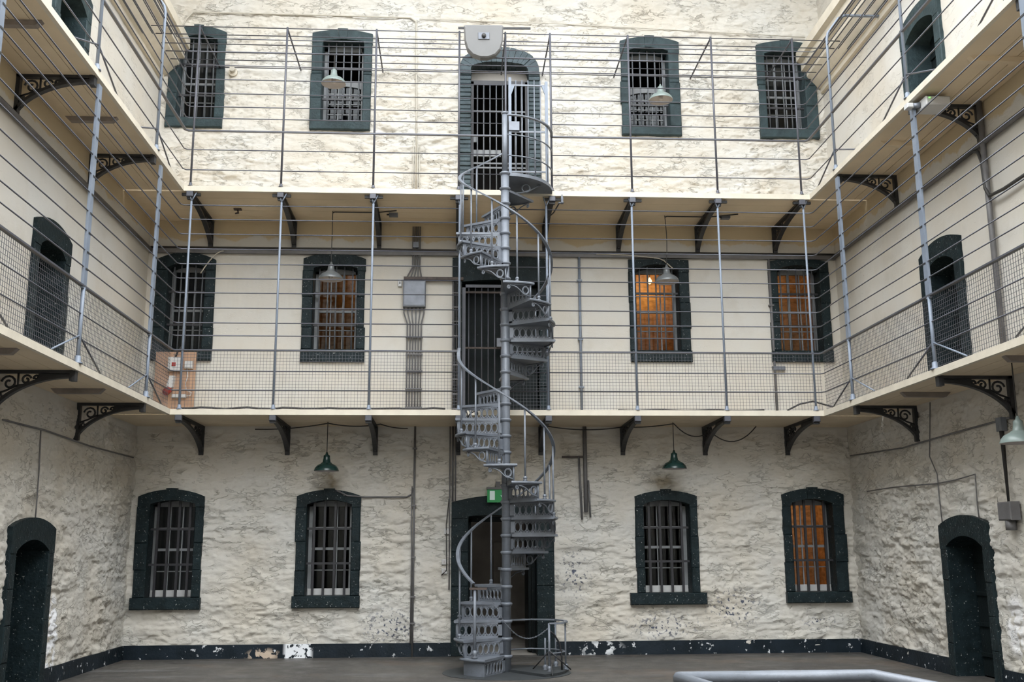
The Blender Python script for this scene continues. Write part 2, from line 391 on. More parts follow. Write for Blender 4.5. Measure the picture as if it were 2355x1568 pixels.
SIDE = [  # side doors: wall, level base, y near end, y far end (outer)
 ('L', 0., -4.46, -3.16), ('L', Z2, -4.54, -3.40), ('L', Z3, -4.58, -3.38),
 ('R', 0., -4.33, -3.05), ('R', Z2, -4.28, -3.15), ('R', Z3, -4.32, -3.14),
 ('R', Z2, -6.95, -5.85), ('L', Z2, -8.2, -7.1), ('R', Z3, -7.0, -5.85), ('L', Z3, -8.2, -7.1)]

# ------------------------------------------------------------------ structure: floor, walls
def ampB(z): return np.where((z < 3.45) | (z > 7.02), 1., .14)
def ampS(z): return np.where(z < 3.45, 1., np.where(z > 7.0, .28, .16))
holes = [(w['o'][0]+.05, w['o'][1]-.05, w['z'][0]+.05, w['z'][3]+.02) for w in WIN]
for d in DOOR: holes.append((d['o'][0]+.05, d['o'][1]-.05, -.05 if d['n'] == 1 else d['z'][0]-.01, d['z'][2]+.03))
wall_sheet('wall_back', XL-.14, XR+.14, -.06, 12.6, holes, lambda u, z, d: np.stack([u, -d, z], 1), ampB, 'wall_back',
           'tall cream painted rubble wall with three rows of barred windows', 3)
def side_holes(s):
    return [(-y1+.05, -y0-.05, b-.01 if b else -.05, b+1.80) for (k, b, y0, y1) in SIDE if k == s]
wall_sheet('wall_left', -.14, -YF, -.06, 12.6, side_holes('L'), lambda u, z, d: np.stack([XL+d, -u, z], 1), ampS, 'wall_side',
           'cream painted side wall on the left behind the galleries', 21, ufar=8.5)
wall_sheet('wall_right', -.14, -YF, -.06, 12.6, side_holes('R'), lambda u, z, d: np.stack([XR-d, -u, z], 1), ampS, 'wall_side',
           'cream painted side wall on the right behind the galleries', 33, ufar=8.5)
tag(MB().box((XL-.3, YF-.3, -.1), (XR+.3, YF, 12.6)).build('wall_front', 'wall_side'), 'plain cream end wall at the near end of the hall', kind='structure')
tag(MB().box((XL-.3, YF-.3, -.2), (XR+.3, .5, 0)).build('floor', 'floor'), 'worn grey stone floor of the hall', kind='structure')
def skirting(name, pts, label):
    m = MB()
    for (a, b, nrm) in pts:
        a, b = Vector(a), Vector(b); nrm = Vector(nrm); q = [a, b, b+nrm*.045, a+nrm*.045]; t = [a, b, b+nrm*.03, a+nrm*.03]
        m.add([*[(v.x, v.y, -.01) for v in q], *[(v.x, v.y, .205) for v in q[:2]], *[(v.x, v.y, .205) for v in t[2:]]],
              [(0, 3, 2, 1), (4, 5, 6, 7), (0, 1, 5, 4), (1, 2, 6, 5), (2, 3, 7, 6), (3, 0, 4, 7)])
    return tag(m.build(name, 'skirt'), label, kind='structure')
skirting('baseboard_back', [((XL, 0, 0), (-.15, 0, 0), (0, -1, 0)), ((1.40, 0, 0), (XR, 0, 0), (0, -1, 0))], 'chipped navy painted skirting band along the back wall')
skirting('baseboard_left', [((XL, 0, 0), (XL, -3.2, 0), (1, 0, 0)), ((XL, -4.42, 0), (XL, YF, 0), (1, 0, 0))], 'navy painted skirting band along the left wall')
skirting('baseboard_right', [((XR, 0, 0), (XR, -3.1, 0), (-1, 0, 0)), ((XR, -4.30, 0), (XR, YF, 0), (-1, 0, 0))], 'navy painted skirting band along the right wall')
# unseen ceiling added to shape the daylight; long roof light over the well
CX0, CX1, CY0, CY1, CZ = -4.4, 5.5, -35.0, -2.5, 12.6
cm = MB()
for a, b in (((XL-.3, YF-.3), (CX0, .3)), ((CX1, YF-.3), (XR+.3, .3)), ((CX0, YF-.3), (CX1, CY0)), ((CX0, CY1), (CX1, .3))):
    cm.box((*a, CZ), (*b, CZ+.15))
tag(cm.build('ceiling', 'edge'), 'unseen cream ceiling with a long open roof light sized to shape the daylight', kind='structure')
for n, (X, s, side) in enumerate(((XL, 1, 'left'), (XR, -1, 'right'))):
    m = MB(); prof = [(0, 9.45), (.06, 9.45), (.06, 9.53), (.13, 9.56), (.30, 9.74), (.30, 9.83), (.38, 9.86), (.38, 10.0), (.46, 10.03), (.46, 10.2), (0, 10.2)]
    vs = [(X+s*a, y, z) for y in (-.02, YF) for a, z in prof]; k = len(prof)
    m.add(vs, [(i, (i+1) % k, k+(i+1) % k, k+i) for i in range(k)]+[tuple(range(k)), tuple(range(2*k-1, k-1, -1))])
    tag(m.build('trim_%d' % (n+1), 'edge'), 'stepped cream cornice along the top of the %s wall' % side, kind='structure')

# ------------------------------------------------------------------ windows
def iron_and_sash(root, w, L):
    x0, x1 = w['i']; zb, zt = w['z'][1], w['z'][3]; W = x1-x0; ys = .25
    bt = 'bar' if L == 1 else 'bar_light'
    m = MB(); fwid = .055
    m.box((x0-.03, ys, zb), (x0+fwid, ys+.05, zt)).box((x1-fwid, ys, zb), (x1+.03, ys+.05, zt)).box((x0, ys, zt-.09), (x1, ys+.05, zt+.03)).box((x0, ys-.02, zb-.01), (x1, ys+.05, zb+.055))
    m.build('sash_frame', 'sash', root)
    gx0, gx1 = x0+fwid, x1-fwid; gz0, gz1 = zb+.055, zt-.09; rows = 4; cols = 3
    mid = (gz0+gz1)/2
    if L == 1:
        MB().bbox((x0+.01, ys-.035, zb+.0), (x1-.01, ys+.01, zb+.105)).build('bottom_rail', 'white', root)
    lower = L == 3 and w['n'] in (10, 11)     # upper sash dropped: open dark gap above
    top = gz0+(gz1-gz0)*(.56 if lower else 1.0)
    if lower:
        pts = segarc(gx0, gx1, top-.10, .05); poly = [(gx0, top+.05), *pts, (gx1, top+.05)]
        MB().prism([(x, z) for x, z in poly][::-1], ys-.01, ys+.03).build('meeting_rail', 'sash', root)
    else:
        MB().box((gx0, ys-.005, mid-.02), (gx1, ys+.04, mid+.02)).build('meeting_rail', 'sash', root)
    zr = [gz0+(top-gz0)*k/rows for k in range(rows+1)]; xc = [gx0+(gx1-gx0)*k/cols for k in range(cols+1)]
    gv = MB().box((-.009, ys+.005, gz0), (.009, ys+.035, top)).mesh('glazing_bar', 'sash')
    for k in range(1, cols): link('glazing_bar', gv, root, (xc[k], 0, 0))
    gh = MB().box((gx0, ys+.008, -.009), (gx1, ys+.032, .009)).mesh('glazing_bar', 'sash')
    for k in range(1, rows):
        if k != rows//2 or lower: link('glazing_bar', gh, root, (0, 0, zr[k]))
    pw, ph = (gx1-gx0)/cols, (top-gz0)/rows
    pm = MB().box((0, ys+.018, 0), (pw, ys+.022, ph)).mesh('pane', 'glass')
    for i in range(cols):
        for j in range(rows): link('pane', pm, root, (xc[i], 0, zr[j]))
    # iron bars in front of the glass
    nb = 5 if L != 1 else 4
    bm = (MB().tube([(0, .09, zb-.03), (0, .09, zt+.05)], .0135, 6) if L != 1 else MB().box((-.018, .080, zb-.03), (.018, .115, zt+.05))).mesh('iron_bar', bt)
    for k in range(nb): link('iron_bar', bm, root, (x0+W*(k+.62)/(nb+.25), 0, 0))
    hm = MB().box((x0-.03, .078, -.017), (x1+.03, .112, .017)).mesh('cross_bar', 'bar')
    for f in ((.70, .335) if L == 1 else (.68, .30)): link('cross_bar', hm, root, (0, 0, zb+(zt-zb)*f))
def surround(root, w, mt, depth=.32, sill=True):
    (o0, o1), (i0, i1) = w['o'], w['i']; zb0, zb1, zis, zic, zos, zoc = w['z']; f = -.055
    n = 12; ia = segarc(i0, i1, zis, zic-zis, n); oa = segarc(o0, o1, zos, zoc-zos, n)
    # arch in three stones: two haunches and a keystone
    zj = zis-.04
    parts = [('arch_stone', 0, 5), ('keystone', 5, 7), ('arch_stone', 7, 12)]
    for nm, a, b in parts:
        ins = ia[a:b+1]; outs = oa[a:b+1]
        poly = list(ins)+outs[::-1]
        if a == 0: poly = [(o0, zj), (i0, zj)]+list(ins)+outs[::-1]
        if b == 12: poly = list(ins)+[(i1, zj), (o1, zj)]+outs[::-1]
        g = .0; cx = sum(p[0] for p in poly)/len(poly)
        poly = [(x+(g if x < cx else -g)*(0 if (x in (o0, o1, i0, i1)) else 1), z) for x, z in poly]
        pf = f-(.012 if nm == 'keystone' else 0)
        if nm == 'keystone': poly = [(x, z+(.02 if z > zic+.05 else 0)) for x, z in poly]
        MB().prism(poly, pf, depth).build(nm, mt, root)
    cuts = [zb1, zb1+(zj-zb1)*random.uniform(.27, .36), zb1+(zj-zb1)*random.uniform(.58, .7), zj]
    for k in range(3):
        for (a, b) in ((o0, i0), (i1, o1)):
            j = random.uniform(-.012, .012)
            aa, bb = (a+j, b) if a == o0 else (a, b+j)
            MB().bbox((aa, f+random.uniform(-.006, .006), cuts[k]), (bb, depth, cuts[k+1]), .012).build('jamb_stone', mt, root)
    if sill:
        s0, s1 = w['s']; ov = -.11 if w['n'] < 5 else -.07
        MB().bbox((s0, ov, zb0), (s1, depth, zb1), .014).build('sill', mt, root)
WORD = {1: 'ground floor', 2: 'middle gallery', 3: 'top gallery'}
COLW = ['far left column', 'column left of the stair', 'column right of the stair', 'far right column']
for w in WIN:
    L = w['L']; r = empty('window_%d' % w['n'], (0, 0, 0), kind='structure',
        label='barred sash window in dark green stone surround, %s, %s' % (WORD[L], COLW[(w['n']-1) % 4]))
    surround(r, w, 'green' if L < 3 else 'green_top'); iron_and_sash(r, w, L)

# rooms behind the openings: five-sided plaster cells, some lit by a warm bulb
def room(n, x0, x1, z0, z1, y0, y1, mat, label):
    m = MB(); m.box((x0, y0, z0), (x1, y1, z1)); m.f = [m.f[i] for i in (0, 1, 3, 4, 5)]; m.sm = m.sm[:5]
    return tag(m.build('wall_room_%d' % n, mat), label, kind='structure')
def lit(x, y, z, power, label):
    r = empty('bulb_pendant', (x, y, z), label=label, cat='lamp', group='bulbs in the cells')
    MB().lathe([(.004, -.10), (.04, -.07), (.045, -.03), (.02, .01), (.015, .03)], n=12).build('bulb', 'bulb', r)
    MB().tube([(0, 0, .03), (0, 0, .25)], .005).build('cable', 'cable', r)
    ld = bpy.data.lights.new('bulb_light', 'POINT'); ld.energy = power; ld.color = (1, .60, .26); ld.shadow_soft_size = .05
    lo = link('bulb_light', ld, r, (0, 0, -.16))
LITR = {4: 1.5, 6: .25, 7: 1.5, 8: .35}
for w in WIN:
    cx = sum(w['o'])/2; b = {1: 0, 2: Z2, 3: Z3}[w['L']]
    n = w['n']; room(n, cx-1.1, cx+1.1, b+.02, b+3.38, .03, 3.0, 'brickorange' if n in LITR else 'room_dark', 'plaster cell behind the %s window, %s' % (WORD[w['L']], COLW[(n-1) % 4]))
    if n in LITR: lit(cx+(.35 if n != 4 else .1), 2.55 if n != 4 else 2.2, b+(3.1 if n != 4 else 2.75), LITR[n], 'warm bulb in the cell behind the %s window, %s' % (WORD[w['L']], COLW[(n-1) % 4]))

# ------------------------------------------------------------------ doors in the back wall
def door_frame(root, d, mt, depth=.4):
    (o0, o1), (i0, i1) = d['o'], d['i']; zb, zis, zic, zos, zoc = d['z']; f = -.05; n = 12
    ia = segarc(i0, i1, zis, zic-zis, n); oa = segarc(o0, o1, zos, zoc-zos, n)
    for nm, a, b in (('arch_stone', 0, 5), ('keystone', 5, 7), ('arch_stone', 7, 12)):
        poly = list(ia[a:b+1])+oa[a:b+1][::-1]
        if a == 0: poly = [(o0, zis-.03), (i0, zis-.03)]+poly
        if b == 12: poly = list(ia[a:b+1])+[(i1, zis-.03), (o1, zis-.03)]+oa[a:b+1][::-1]
        MB().prism(poly, f, depth).build(nm, mt, root)
    cuts = [zb+(zis-.03-zb)*k/4 for k in range(5)]
    for k in range(4):
        for a, b in ((o0, i0), (i1, o1)):
            MB().bbox((a, f+random.uniform(-.006, .006), cuts[k]), (b, depth, cuts[k+1]), .01).build('jamb_stone', mt, root)
d1 = empty('door_1', kind='structure', label='open ground floor doorway in dark green surround behind the spiral stair')
door_frame(d1, DOOR[0], 'green')
MB().box((1.155, .36, 0), (1.10, .40, 2.1)).box((.08, .36, 0), (.13, .40, 2.1)).box((.08, .36, 2.05), (1.155, .40, 2.14)).build('inner_frame', 'leaf', d1)
MB().bbox((1.05, .42, .02), (1.10, 1.25, 2.04), .006).build('open_leaf', 'leaf', d1)
room(13, -.9, 2.1, 0.002, 2.75, .03, 4.2, 'room', 'beige passage behind the ground floor doorway')
MB().bbox((.62, 3.9, .25), (1.25, 4.15, 1.75), .01).build('panel_board', 'room', d1)
pl_ = empty('passage_fill', (.4, 2.2, 2.72), label='added fill light under the ceiling of the ground floor passage', cat='lamp')
MB().bbox((-.3, -.05, -.06), (.3, .05, 0), .01).build('fitting', 'white', pl_)
ld = bpy.data.lights.new('passage_fill_light', 'POINT'); ld.energy = .45; ld.color = (1, .95, .9); ld.shadow_soft_size = .1  # added fill light with an invented fitting, brightens the passage
link('passage_fill_light', ld, pl_, (0, 0, -.15))
d2 = empty('door_2', kind='structure', label='wide dark green doorway with barred gate on the middle gallery')
door_frame(d2, DOOR[1], 'green')
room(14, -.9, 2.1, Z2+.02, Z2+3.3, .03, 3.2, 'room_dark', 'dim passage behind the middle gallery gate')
g = MB().box((-.04, .02, Z2+.02), (.02, .06, 5.93)).box((.66, .02, Z2+.02), (.72, .06, 5.93)).box((-.04, .02, 5.88), (.72, .06, 5.93)).box((-.04, .02, Z2+.03), (.72, .06, Z2+.09))
g.build('gate_frame', 'rail', d2)
for k in range(6): MB().tube([(.02+.64*(k+.5)/6, .04, Z2+.05), (.02+.64*(k+.5)/6, .04, 5.9)], .011).build('gate_bar', 'rail', d2)
for z in (4.86, 5.80): MB().box((-.02, .025, z-.015), (.70, .055, z+.015)).build('gate_rail', 'rust', d2)
MB().bbox((.53, -.02, 4.87), (.72, .03, 5.02), .006).build('lock_plate', 'box', d2)
MB().bbox((.72, .2, Z2+.02), (1.23, .28, 5.93), .01).build('fixed_leaf', 'leaf', d2)
MB().bbox((-.02, .30, Z2+.02), (.72, .35, 5.93), .01).build('inner_leaf', 'leaf', d2)
# top door: blue painted brick arch, each brick on its own
d3 = empty('door_3', kind='structure', label='top gallery doorway with blue painted brick arch and barred gate')
(o0, o1), (i0, i1) = DOOR[2]['o'], DOOR[2]['i']; zsp = 9.72
nb = 34; bh = (zsp-Z3)/nb
bmj = [MB().bbox((0, -.05-k*.007, .004), (.197, .38, bh-.004), .009).mesh('brick', 'brick_blue') for k in range(3)]
for k in range(nb):
    for x in (o0+.001, i1): link('brick', random.choice(bmj), d3, (x+random.uniform(-.006, .006)*(1), random.uniform(-.004, .004), Z3+k*bh))
nv = 17; cxm = (o0+o1)/2; ra_o = (o1-o0)/2; ra_i = (i1-i0)/2
def apt(t, outer):
    a = math.pi*(1-t)
    if outer: return (cxm+ra_o*math.cos(a), zsp+.46*math.sin(a)**.75)
    return (cxm+ra_i*math.cos(a), zsp+.18*math.sin(a)**.6)
for k in range(nv):
    t0, t1 = k/nv+.002, (k+1)/nv-.002; tm = (t0+t1)/2
    poly = [apt(t0, False), apt(tm, False), apt(t1, False), apt(t1, True), apt(tm, True), apt(t0, True)]
    MB().prism(poly, -.055-random.uniform(0, .02), .38).build('voussoir', 'brick_blue', d3)
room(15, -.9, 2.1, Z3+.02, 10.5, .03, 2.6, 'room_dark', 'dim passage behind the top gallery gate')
MB().box((i0, .10, 9.55), (i1, .16, 9.62)).box((i0, .10, Z3+.05), (i0+.05, .15, 9.6)).box((i1-.05, .10, Z3+.05), (i1, .15, 9.6)).build('gate_frame', 'bar', d3)
bmv = MB().tube([(0, .12, Z3+.03), (0, .12, 9.6)], .013).mesh('gate_bar', 'bar_light')
for k in range(8): link('gate_bar', bmv, d3, (i0+.06+(i1-i0-.12)*(k+.5)/8, 0, 0))
for z in (7.5, 8.02, 8.10, 9.05): MB().box((i0, .105, z-.014), (i1, .135, z+.014)).build('gate_rail', 'bar_light', d3)
MB().bbox((i0+.02, .15, 8.24), (.62, .18, 8.36), .004).build('white_board', 'sash', d3)
MB().bbox((i0+.02, .15, 8.50), (.22, .19, 8.62), .004).build('lock_box', 'sash', d3)
MB().box((i0, .22, 9.62), (i1, .26, 9.86)).build('fanlight_board', 'room', d3)

# side doors
def side_door(n, s, base, y0, y1):
    wdt = y1-y0; cy = (y0+y1)/2; X = XL if s == 'L' else XR
    root = empty('door_%d' % n, (X, cy, 0), R(90) if s == 'L' else R(-90), kind='structure')
    h = wdt/2; top = base+1.95; mt = 'green' if base < 7 else 'green_top'
    d = dict(o=(-h, h), i=(-h+.17, h-.17), z=(base, base+1.62, base+1.75, base+1.89, base+2.01))
    door_frame(root, d, mt, .45)
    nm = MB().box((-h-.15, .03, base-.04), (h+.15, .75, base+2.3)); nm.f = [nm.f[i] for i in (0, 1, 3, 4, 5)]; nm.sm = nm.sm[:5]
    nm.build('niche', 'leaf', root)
    MB().bbox((-h+.19, .30, base+.01), (h-.30, .35, base+1.70), .01).build('leaf', 'leaf', root)
    for zz in (.25, .62, 1.0, 1.35): MB().bbox((-h+.21, .275, base+zz), (h-.33, .30, base+zz+.05), .004).build('leaf_strap', 'leaf', root)
    e = (-1 if s == 'L' else 1)*(h-.185)
    MB().box((e-.018, .12, base+1.02), (e+.018, .17, base+1.26)).build('latch_plate', 'white' if base == 0 else 'leaf', root)
    return root
LV = {0.: 'ground floor', Z2: 'middle gallery', Z3: 'top gallery'}
seen = {}
for k, (s, b, y0, y1) in enumerate(SIDE):
    r = side_door(4+k, s, b, y0, y1)
    sd = 'left' if s == 'L' else 'right'; near = 'nearer the viewer' if (s, b) in seen else 'nearest the back corner'; seen[(s, b)] = 1
    tag(r, 'dark green arched cell door, %s, %s wall, %s' % (LV[b], sd, near))

# ------------------------------------------------------------------ galleries
def bracket_meshes(Lb, drop, mat='dark_iron'):
    """cast-iron bracket: local x runs from the wall (0) out to the tip, z down from 0"""
    b = MB(); wdt = .035
    def band(pts, th):      # band in xz with half width in y
        b.tube([(x, 0, z) for x, z in pts], 0, flat=(2*wdt, th))
    b.box((-.02, -wdt, -.035), (Lb, wdt, 0)); b.box((-.01, -wdt, -drop), (.045, wdt, 0))
    cur = [(Lb*(1-math.cos(R(90)*t/14)) if 0 else Lb*(t/14)**1.55, -drop+.01+(drop-.075)*math.sin(R(90)*t/14)) for t in range(15)]
    band(cur, .035)
    b.box((Lb-.06, -.045, -.12), (Lb, .045, 0.0))
    # solid web towards the tip
    web = [(Lb*.55, -.02)]+[(x, z) for x, z in cur if x > Lb*.5]+[(Lb*.98, -.02)]
    b.prism(web[::-1] if False else [(x, z) for x, z in web], -.008, .008)
    sc = MB()
    def spiral(cx, cz, r, turns, a0, flip=1):
        n = 18; sc.tube([(cx+r*(1-.75*i/n)*math.cos(a0+flip*turns*2*math.pi*i/n), 0, cz+r*(1-.75*i/n)*math.sin(a0+flip*turns*2*math.pi*i/n)) for i in range(n+1)], .013, 5)
    spiral(.17, -.14, .085, 1.3, R(170), -1); spiral(.35, -.105, .055, 1.2, R(20), 1); spiral(.46, -.085, .035, 1.1, R(200), -1); spiral(.10, -.30, .04, 1.1, R(90), 1)
    sc.tube([(.04, 0, -.26), (.14, 0, -.225), (.25, 0, -.17), (.33, 0, -.16), (.42, 0, -.13)], .012, 5)
    sc.tube([(.26, 0, -.03), (.265, 0, -.2)], .012, 5)
    sc.box((.04, -.008, -.40), (.075, .008, -.30))
    return b.mesh('bracket', mat), sc.mesh('scroll', mat)
bk_b, bk_s = bracket_meshes(BB-.04, .46); sk_b, sk_s = bracket_meshes(BL-.03, .50)
PX2 = [-4.15, -2.80, -1.41, -.09, 1.24, 2.57, 3.92, 5.28]
PX3 = [-4.18, -2.82, -1.42, -.11, 1.335, 2.587, 3.935, 5.268]
PYL2 = [-2.626, -5.19, -7.75, -10.3]; PYL3 = [-2.90, -5.32, -7.75, -10.3]
PYR2 = [-2.585, -5.10, -7.6, -10.1]; PYR3 = [-2.56, -5.0, -7.5, -10.0]
def gallery(level, Z, side):
    name = 'gallery_walkway'
    lab = {'B': 'cream edged walkway slab across the back wall', 'L': 'cream edged walkway along the left wall', 'R': 'cream edged walkway along the right wall'}[side]
    root = empty(name, (0, 0, 0), label=lab+', '+('middle' if level == 2 else 'top')+' level', cat='walkway')
    zb, zt = Z-TH, Z; e = .05
    if side == 'B':
        # boards run along the wall; mitred into the side galleries
        nbd = 5; wd = (BB-e)/nbd
        for k in range(nbd):
            y1 = -k*wd+.0-.003*(k > 0); y0 = -(k+1)*wd+.003
            MB().box((XL, y0, zb), (XR, y1, zt-.004)).build('plank', 'under', root)
        a = MB(); a.prism([(EL-.0, zb-.006), (ER+.0, zb-.006), (ER+.0, zt), (EL-.0, zt)], -BB, -BB+e)
        a.build('edge_board', 'edge', root)
        for x in (PX2 if level == 2 else PX3):
            if abs(x+.1) < .05 and level == 3 and False: continue
            br = link('bracket', bk_b, root, (x, 0, zb), (0, 0, R(-90)))
            link('scroll', bk_s, br)
            MB().bbox((x-.05, -BB+.0, zb-.09), (x+.05, -BB+.06, zb-.006), .008).build('bracket_cap', 'rail', root)
            if level == 3: MB().box((x-.13, -BB+.06, zb-.06), (x+.15, -BB+.10, zb-.02)).build('wing_plate', 'dark_iron', root)
    else:
        X, s, wd_ = (XL, 1, BL) if side == 'L' else (XR, -1, BR)
        nbd = 4; wd = (wd_-e)/nbd
        for k in range(nbd):
            a, b = X+s*(k*wd+.004), X+s*((k+1)*wd-.004)
            MB().box((a, GY, zb), (b, -BB, zt-.004)).build('plank', 'under', root)
        MB().box((X+s*(wd_-e), GY, zb-.006), (X+s*wd_, -BB+(.0), zt)).build('edge_board', 'edge', root)
        py = {('L', 2): PYL2, ('L', 3): PYL3, ('R', 2): PYR2, ('R', 3): PYR3}[(side, level)]
        for i, y in enumerate(py):
            br = link('bracket', sk_b, root, (X, y, zb), (0, 0, 0 if s > 0 else R(180)))
            link('scroll', sk_s, br)
            ym = y-1.25
            o = MB().prism([(0, 0), (.06, -.06), (.58, -.06), (.64, 0)], -.04, .04).build('cross_batten', 'under' if side == 'R' and level == 3 else 'batten', root)
            o.location = (X+s*.12, ym, zb); o.rotation_euler = (0, 0, 0 if s > 0 else R(180))
    return root
for lv, Z in ((2, Z2), (3, Z3)):
    for sd in 'BLR': gallery(lv, Z, sd)

# ------------------------------------------------------------------ railings
RZ2 = [3.913, 4.195, 4.726, 4.919, 5.145, 5.375, 5.598, 5.82, 6.052, 6.285, 6.517, 6.741]
RZ3 = [7.305, 7.631, 8.146, 8.337, 8.558, 8.792, 9.026, 9.255, 9.478, 9.679]
def path(z, off=0., xa=None, xb=None, ins=.03):
    """rail run: left gallery, back gallery, right gallery (xa/xb cut the back run)"""
    l = EL-ins-off*1.0; r = ER+ins+off; yb = -BB+ins; cc = .05
    left = [(l, GY, z), (l, yb-cc, z), (l+cc*.8, yb, z)] if True else []
    right = [(r-cc*.8, yb, z), (r, yb-cc, z), (r, GY, z)]
    return left, right, yb
def rail(root, nm, z, gap, mat, r=.0083, off=0., flat=None):
    l, rr, yb = path(z, off)
    runs = [l+rr] if gap is None else [l+[(gap[0], yb, z)], [(gap[1], yb, z)]+rr]
    for p in runs:
        m = MB()
        if flat: m.tube(p, 0, flat=flat)
        else: m.tube(p, r, 6)
        m.build(nm, mat, root)
r2_ = empty('gallery_railing', (0, 0, 0), label='grey barred railing cage with wire mesh around the middle gallery', cat='railing')
r3_ = empty('gallery_railing', (0, 0, 0), label='grey barred railing cage with roof bars around the top gallery', cat='railing')
gap2 = (-.09, .60); gap3 = (.62, 1.335)
for z in RZ2: rail(r2_, 'rail', z, gap2, 'rail')
rail(r2_, 'handrail', 4.509, gap2, 'rail', flat=(.042, .02))
for z in RZ3:
    off = 0 if z < 9.2 else (.06 if z < 9.3 else (.22 if z < 9.5 else .34))
    if z > 9.6: continue
    rail(r3_, 'rail', z, gap3 if z < 8.95 else None, 'rail', r=.014 if abs(z-9.255) < .01 else .0083, off=off)
rail(r3_, 'handrail', 7.938, gap3, 'rail', flat=(.042, .02))
yb = -BB+.03
# roof bars of the top cage over the back gallery
for y in (-1.47, -1.216, -.908, -.634, -.352, -.08):
    MB().tube([(XL+.02, y, 9.679), (XR-.02, y, 9.679)], .009).build('roof_bar', 'rail', r3_)
# back posts
for x in PX2+[.60]:
    m = MB(); m.tube([(x, yb, Z2), (x, yb, 6.80)], .017, 8); m.tube([(x, yb, 6.80), (x+.07, yb+.01, 6.95)], .010, 5); m.tube([(x, yb, 6.80), (x-.04, yb+.01, 6.95)], .010, 5)
    p = m.build('post', 'post', r2_)
    MB().lathe([(.045, 0), (.045, .012), (.026, .02), (.026, .06), (.018, .07)], (x, yb, Z2), 10).build('post_foot', 'post', p)
for x in PX3+[.62]:
    zb = Z3 if x != .62 else Z3
    p = MB().tube([(x, yb, zb), (x, yb, 9.70)], .0165, 8).build('post', 'rail', r3_)
    MB().lathe([(.04, 0), (.04, .012), (.024, .02), (.024, .05), (.017, .06)], (x, yb, Z3), 10).build('post_foot', 'rail', p)
    MB().tube([(x, yb, 9.68), (x+.0, -.01, 9.68)], .013, 6).build('roof_stay', 'rail', r3_)
# side posts
def braces(root, x, y, Z, mat):
    MB().tube([(x, y, Z+.32), (x, y+.75, Z+.02)], .011, 6).build('brace', 'rail', root)
    MB().tube([(x, y, Z+.32), (x, y-.75, Z+.02)], .011, 6).build('brace', mat, root)
for x, ys2, ys3, s in ((EL-.03, PYL2, PYL3, -1), (ER+.03, PYR2, PYR3, 1)):
    for y in ys2:
        m = MB(); m.tube([(x, y, Z2), (x, y, 4.5)], .022, 8)
        m.box((x-.016, y-.05, 4.48), (x+.016, y+.05, Z3-TH-.05))
        p = m.build('post', 'post', r2_)
        MB().lathe([(.055, 0), (.055, .015), (.034, .025), (.034, .08), (.024, .09)], (x, y, Z2), 10).build('post_foot', 'post', p)
        for z in RZ2[2:]: MB().box((x-.02, y-.02, z-.028), (x+.02, y+.055, z-.006)).build('rail_notch', 'dark_iron', p)
        braces(r2_, x, y, Z2, 'post')
    for y in ys3:
        xw = XL if s < 0 else XR
        pts = [(x, y, Z3), (x, y, 9.12), (x+s*.02, y, 9.22), (x+s*.20, y, 9.47), (x+s*.30, y, 9.52), (xw, y, 9.52)]
        p = MB().tube(pts[:5], .021, 8).build('post', 'post', r3_)
        MB().tube(pts[3:], 0, flat=(.05, .02)).build('roof_stay', 'post', r3_)
        MB().lathe([(.05, 0), (.05, .015), (.03, .025), (.03, .07), (.022, .08)], (x, y, Z3), 10).build('post_foot', 'post', p)
        braces(r3_, x, y, Z3, 'rail')
    for o in (.30, .45, .60, .75):
        MB().tube([(x+s*o, GY, 9.53), (x+s*o, -BB, 9.53)], .009).build('roof_bar', 'rail', r3_)
# wire mesh panels, one per bay of the middle railing
def wire_panel(a, b):
    a = Vector(a); b = Vector(b); L = (b-a).length; m = MB(); n = max(2, round(L/.0475)); d = (b-a)/n; t = .0018
    nrm = Vector((-(b-a).y, (b-a).x, 0)).normalized()*t; al = (b-a).normalized()*t
    def pr(p, q, e1, e2):
        m.add([p-e1-e2, p+e1-e2, p+e1+e2, p-e1+e2, q-e1-e2, q+e1-e2, q+e1+e2, q-e1+e2], [(0, 1, 5, 4), (1, 2, 6, 5), (2, 3, 7, 6), (3, 0, 4, 7)])
    up_ = Vector((0, 0, 1))
    for i in range(n): p = a+d*(i+.5); pr(p, p+up_*.87, al, nrm)
    for k in range(18): p = a+up_*(.02+k*.049); pr(p, p+(b-a), nrm, up_*t)
    o = m.build('wire_panel', 'rail', r2_); o['kind'] = 'stuff'
yw = -BB+.045
xs = [EL-.02]+PX2[:4]+[None]+[.60]+PX2[4:]+[ER+.02]
for a, b in zip(xs[:-1], xs[1:]):
    if a is None or b is None: continue
    wire_panel((a, yw, Z2+.01), (b, yw, Z2+.01))
for x, ys in ((EL-.045, PYL2), (ER+.045, PYR2)):
    yy = [-BB]+ys+[GY]
    for a, b in zip(yy[:-1], yy[1:]): wire_panel((x, a, Z2+.01), (x, b, Z2+.01))
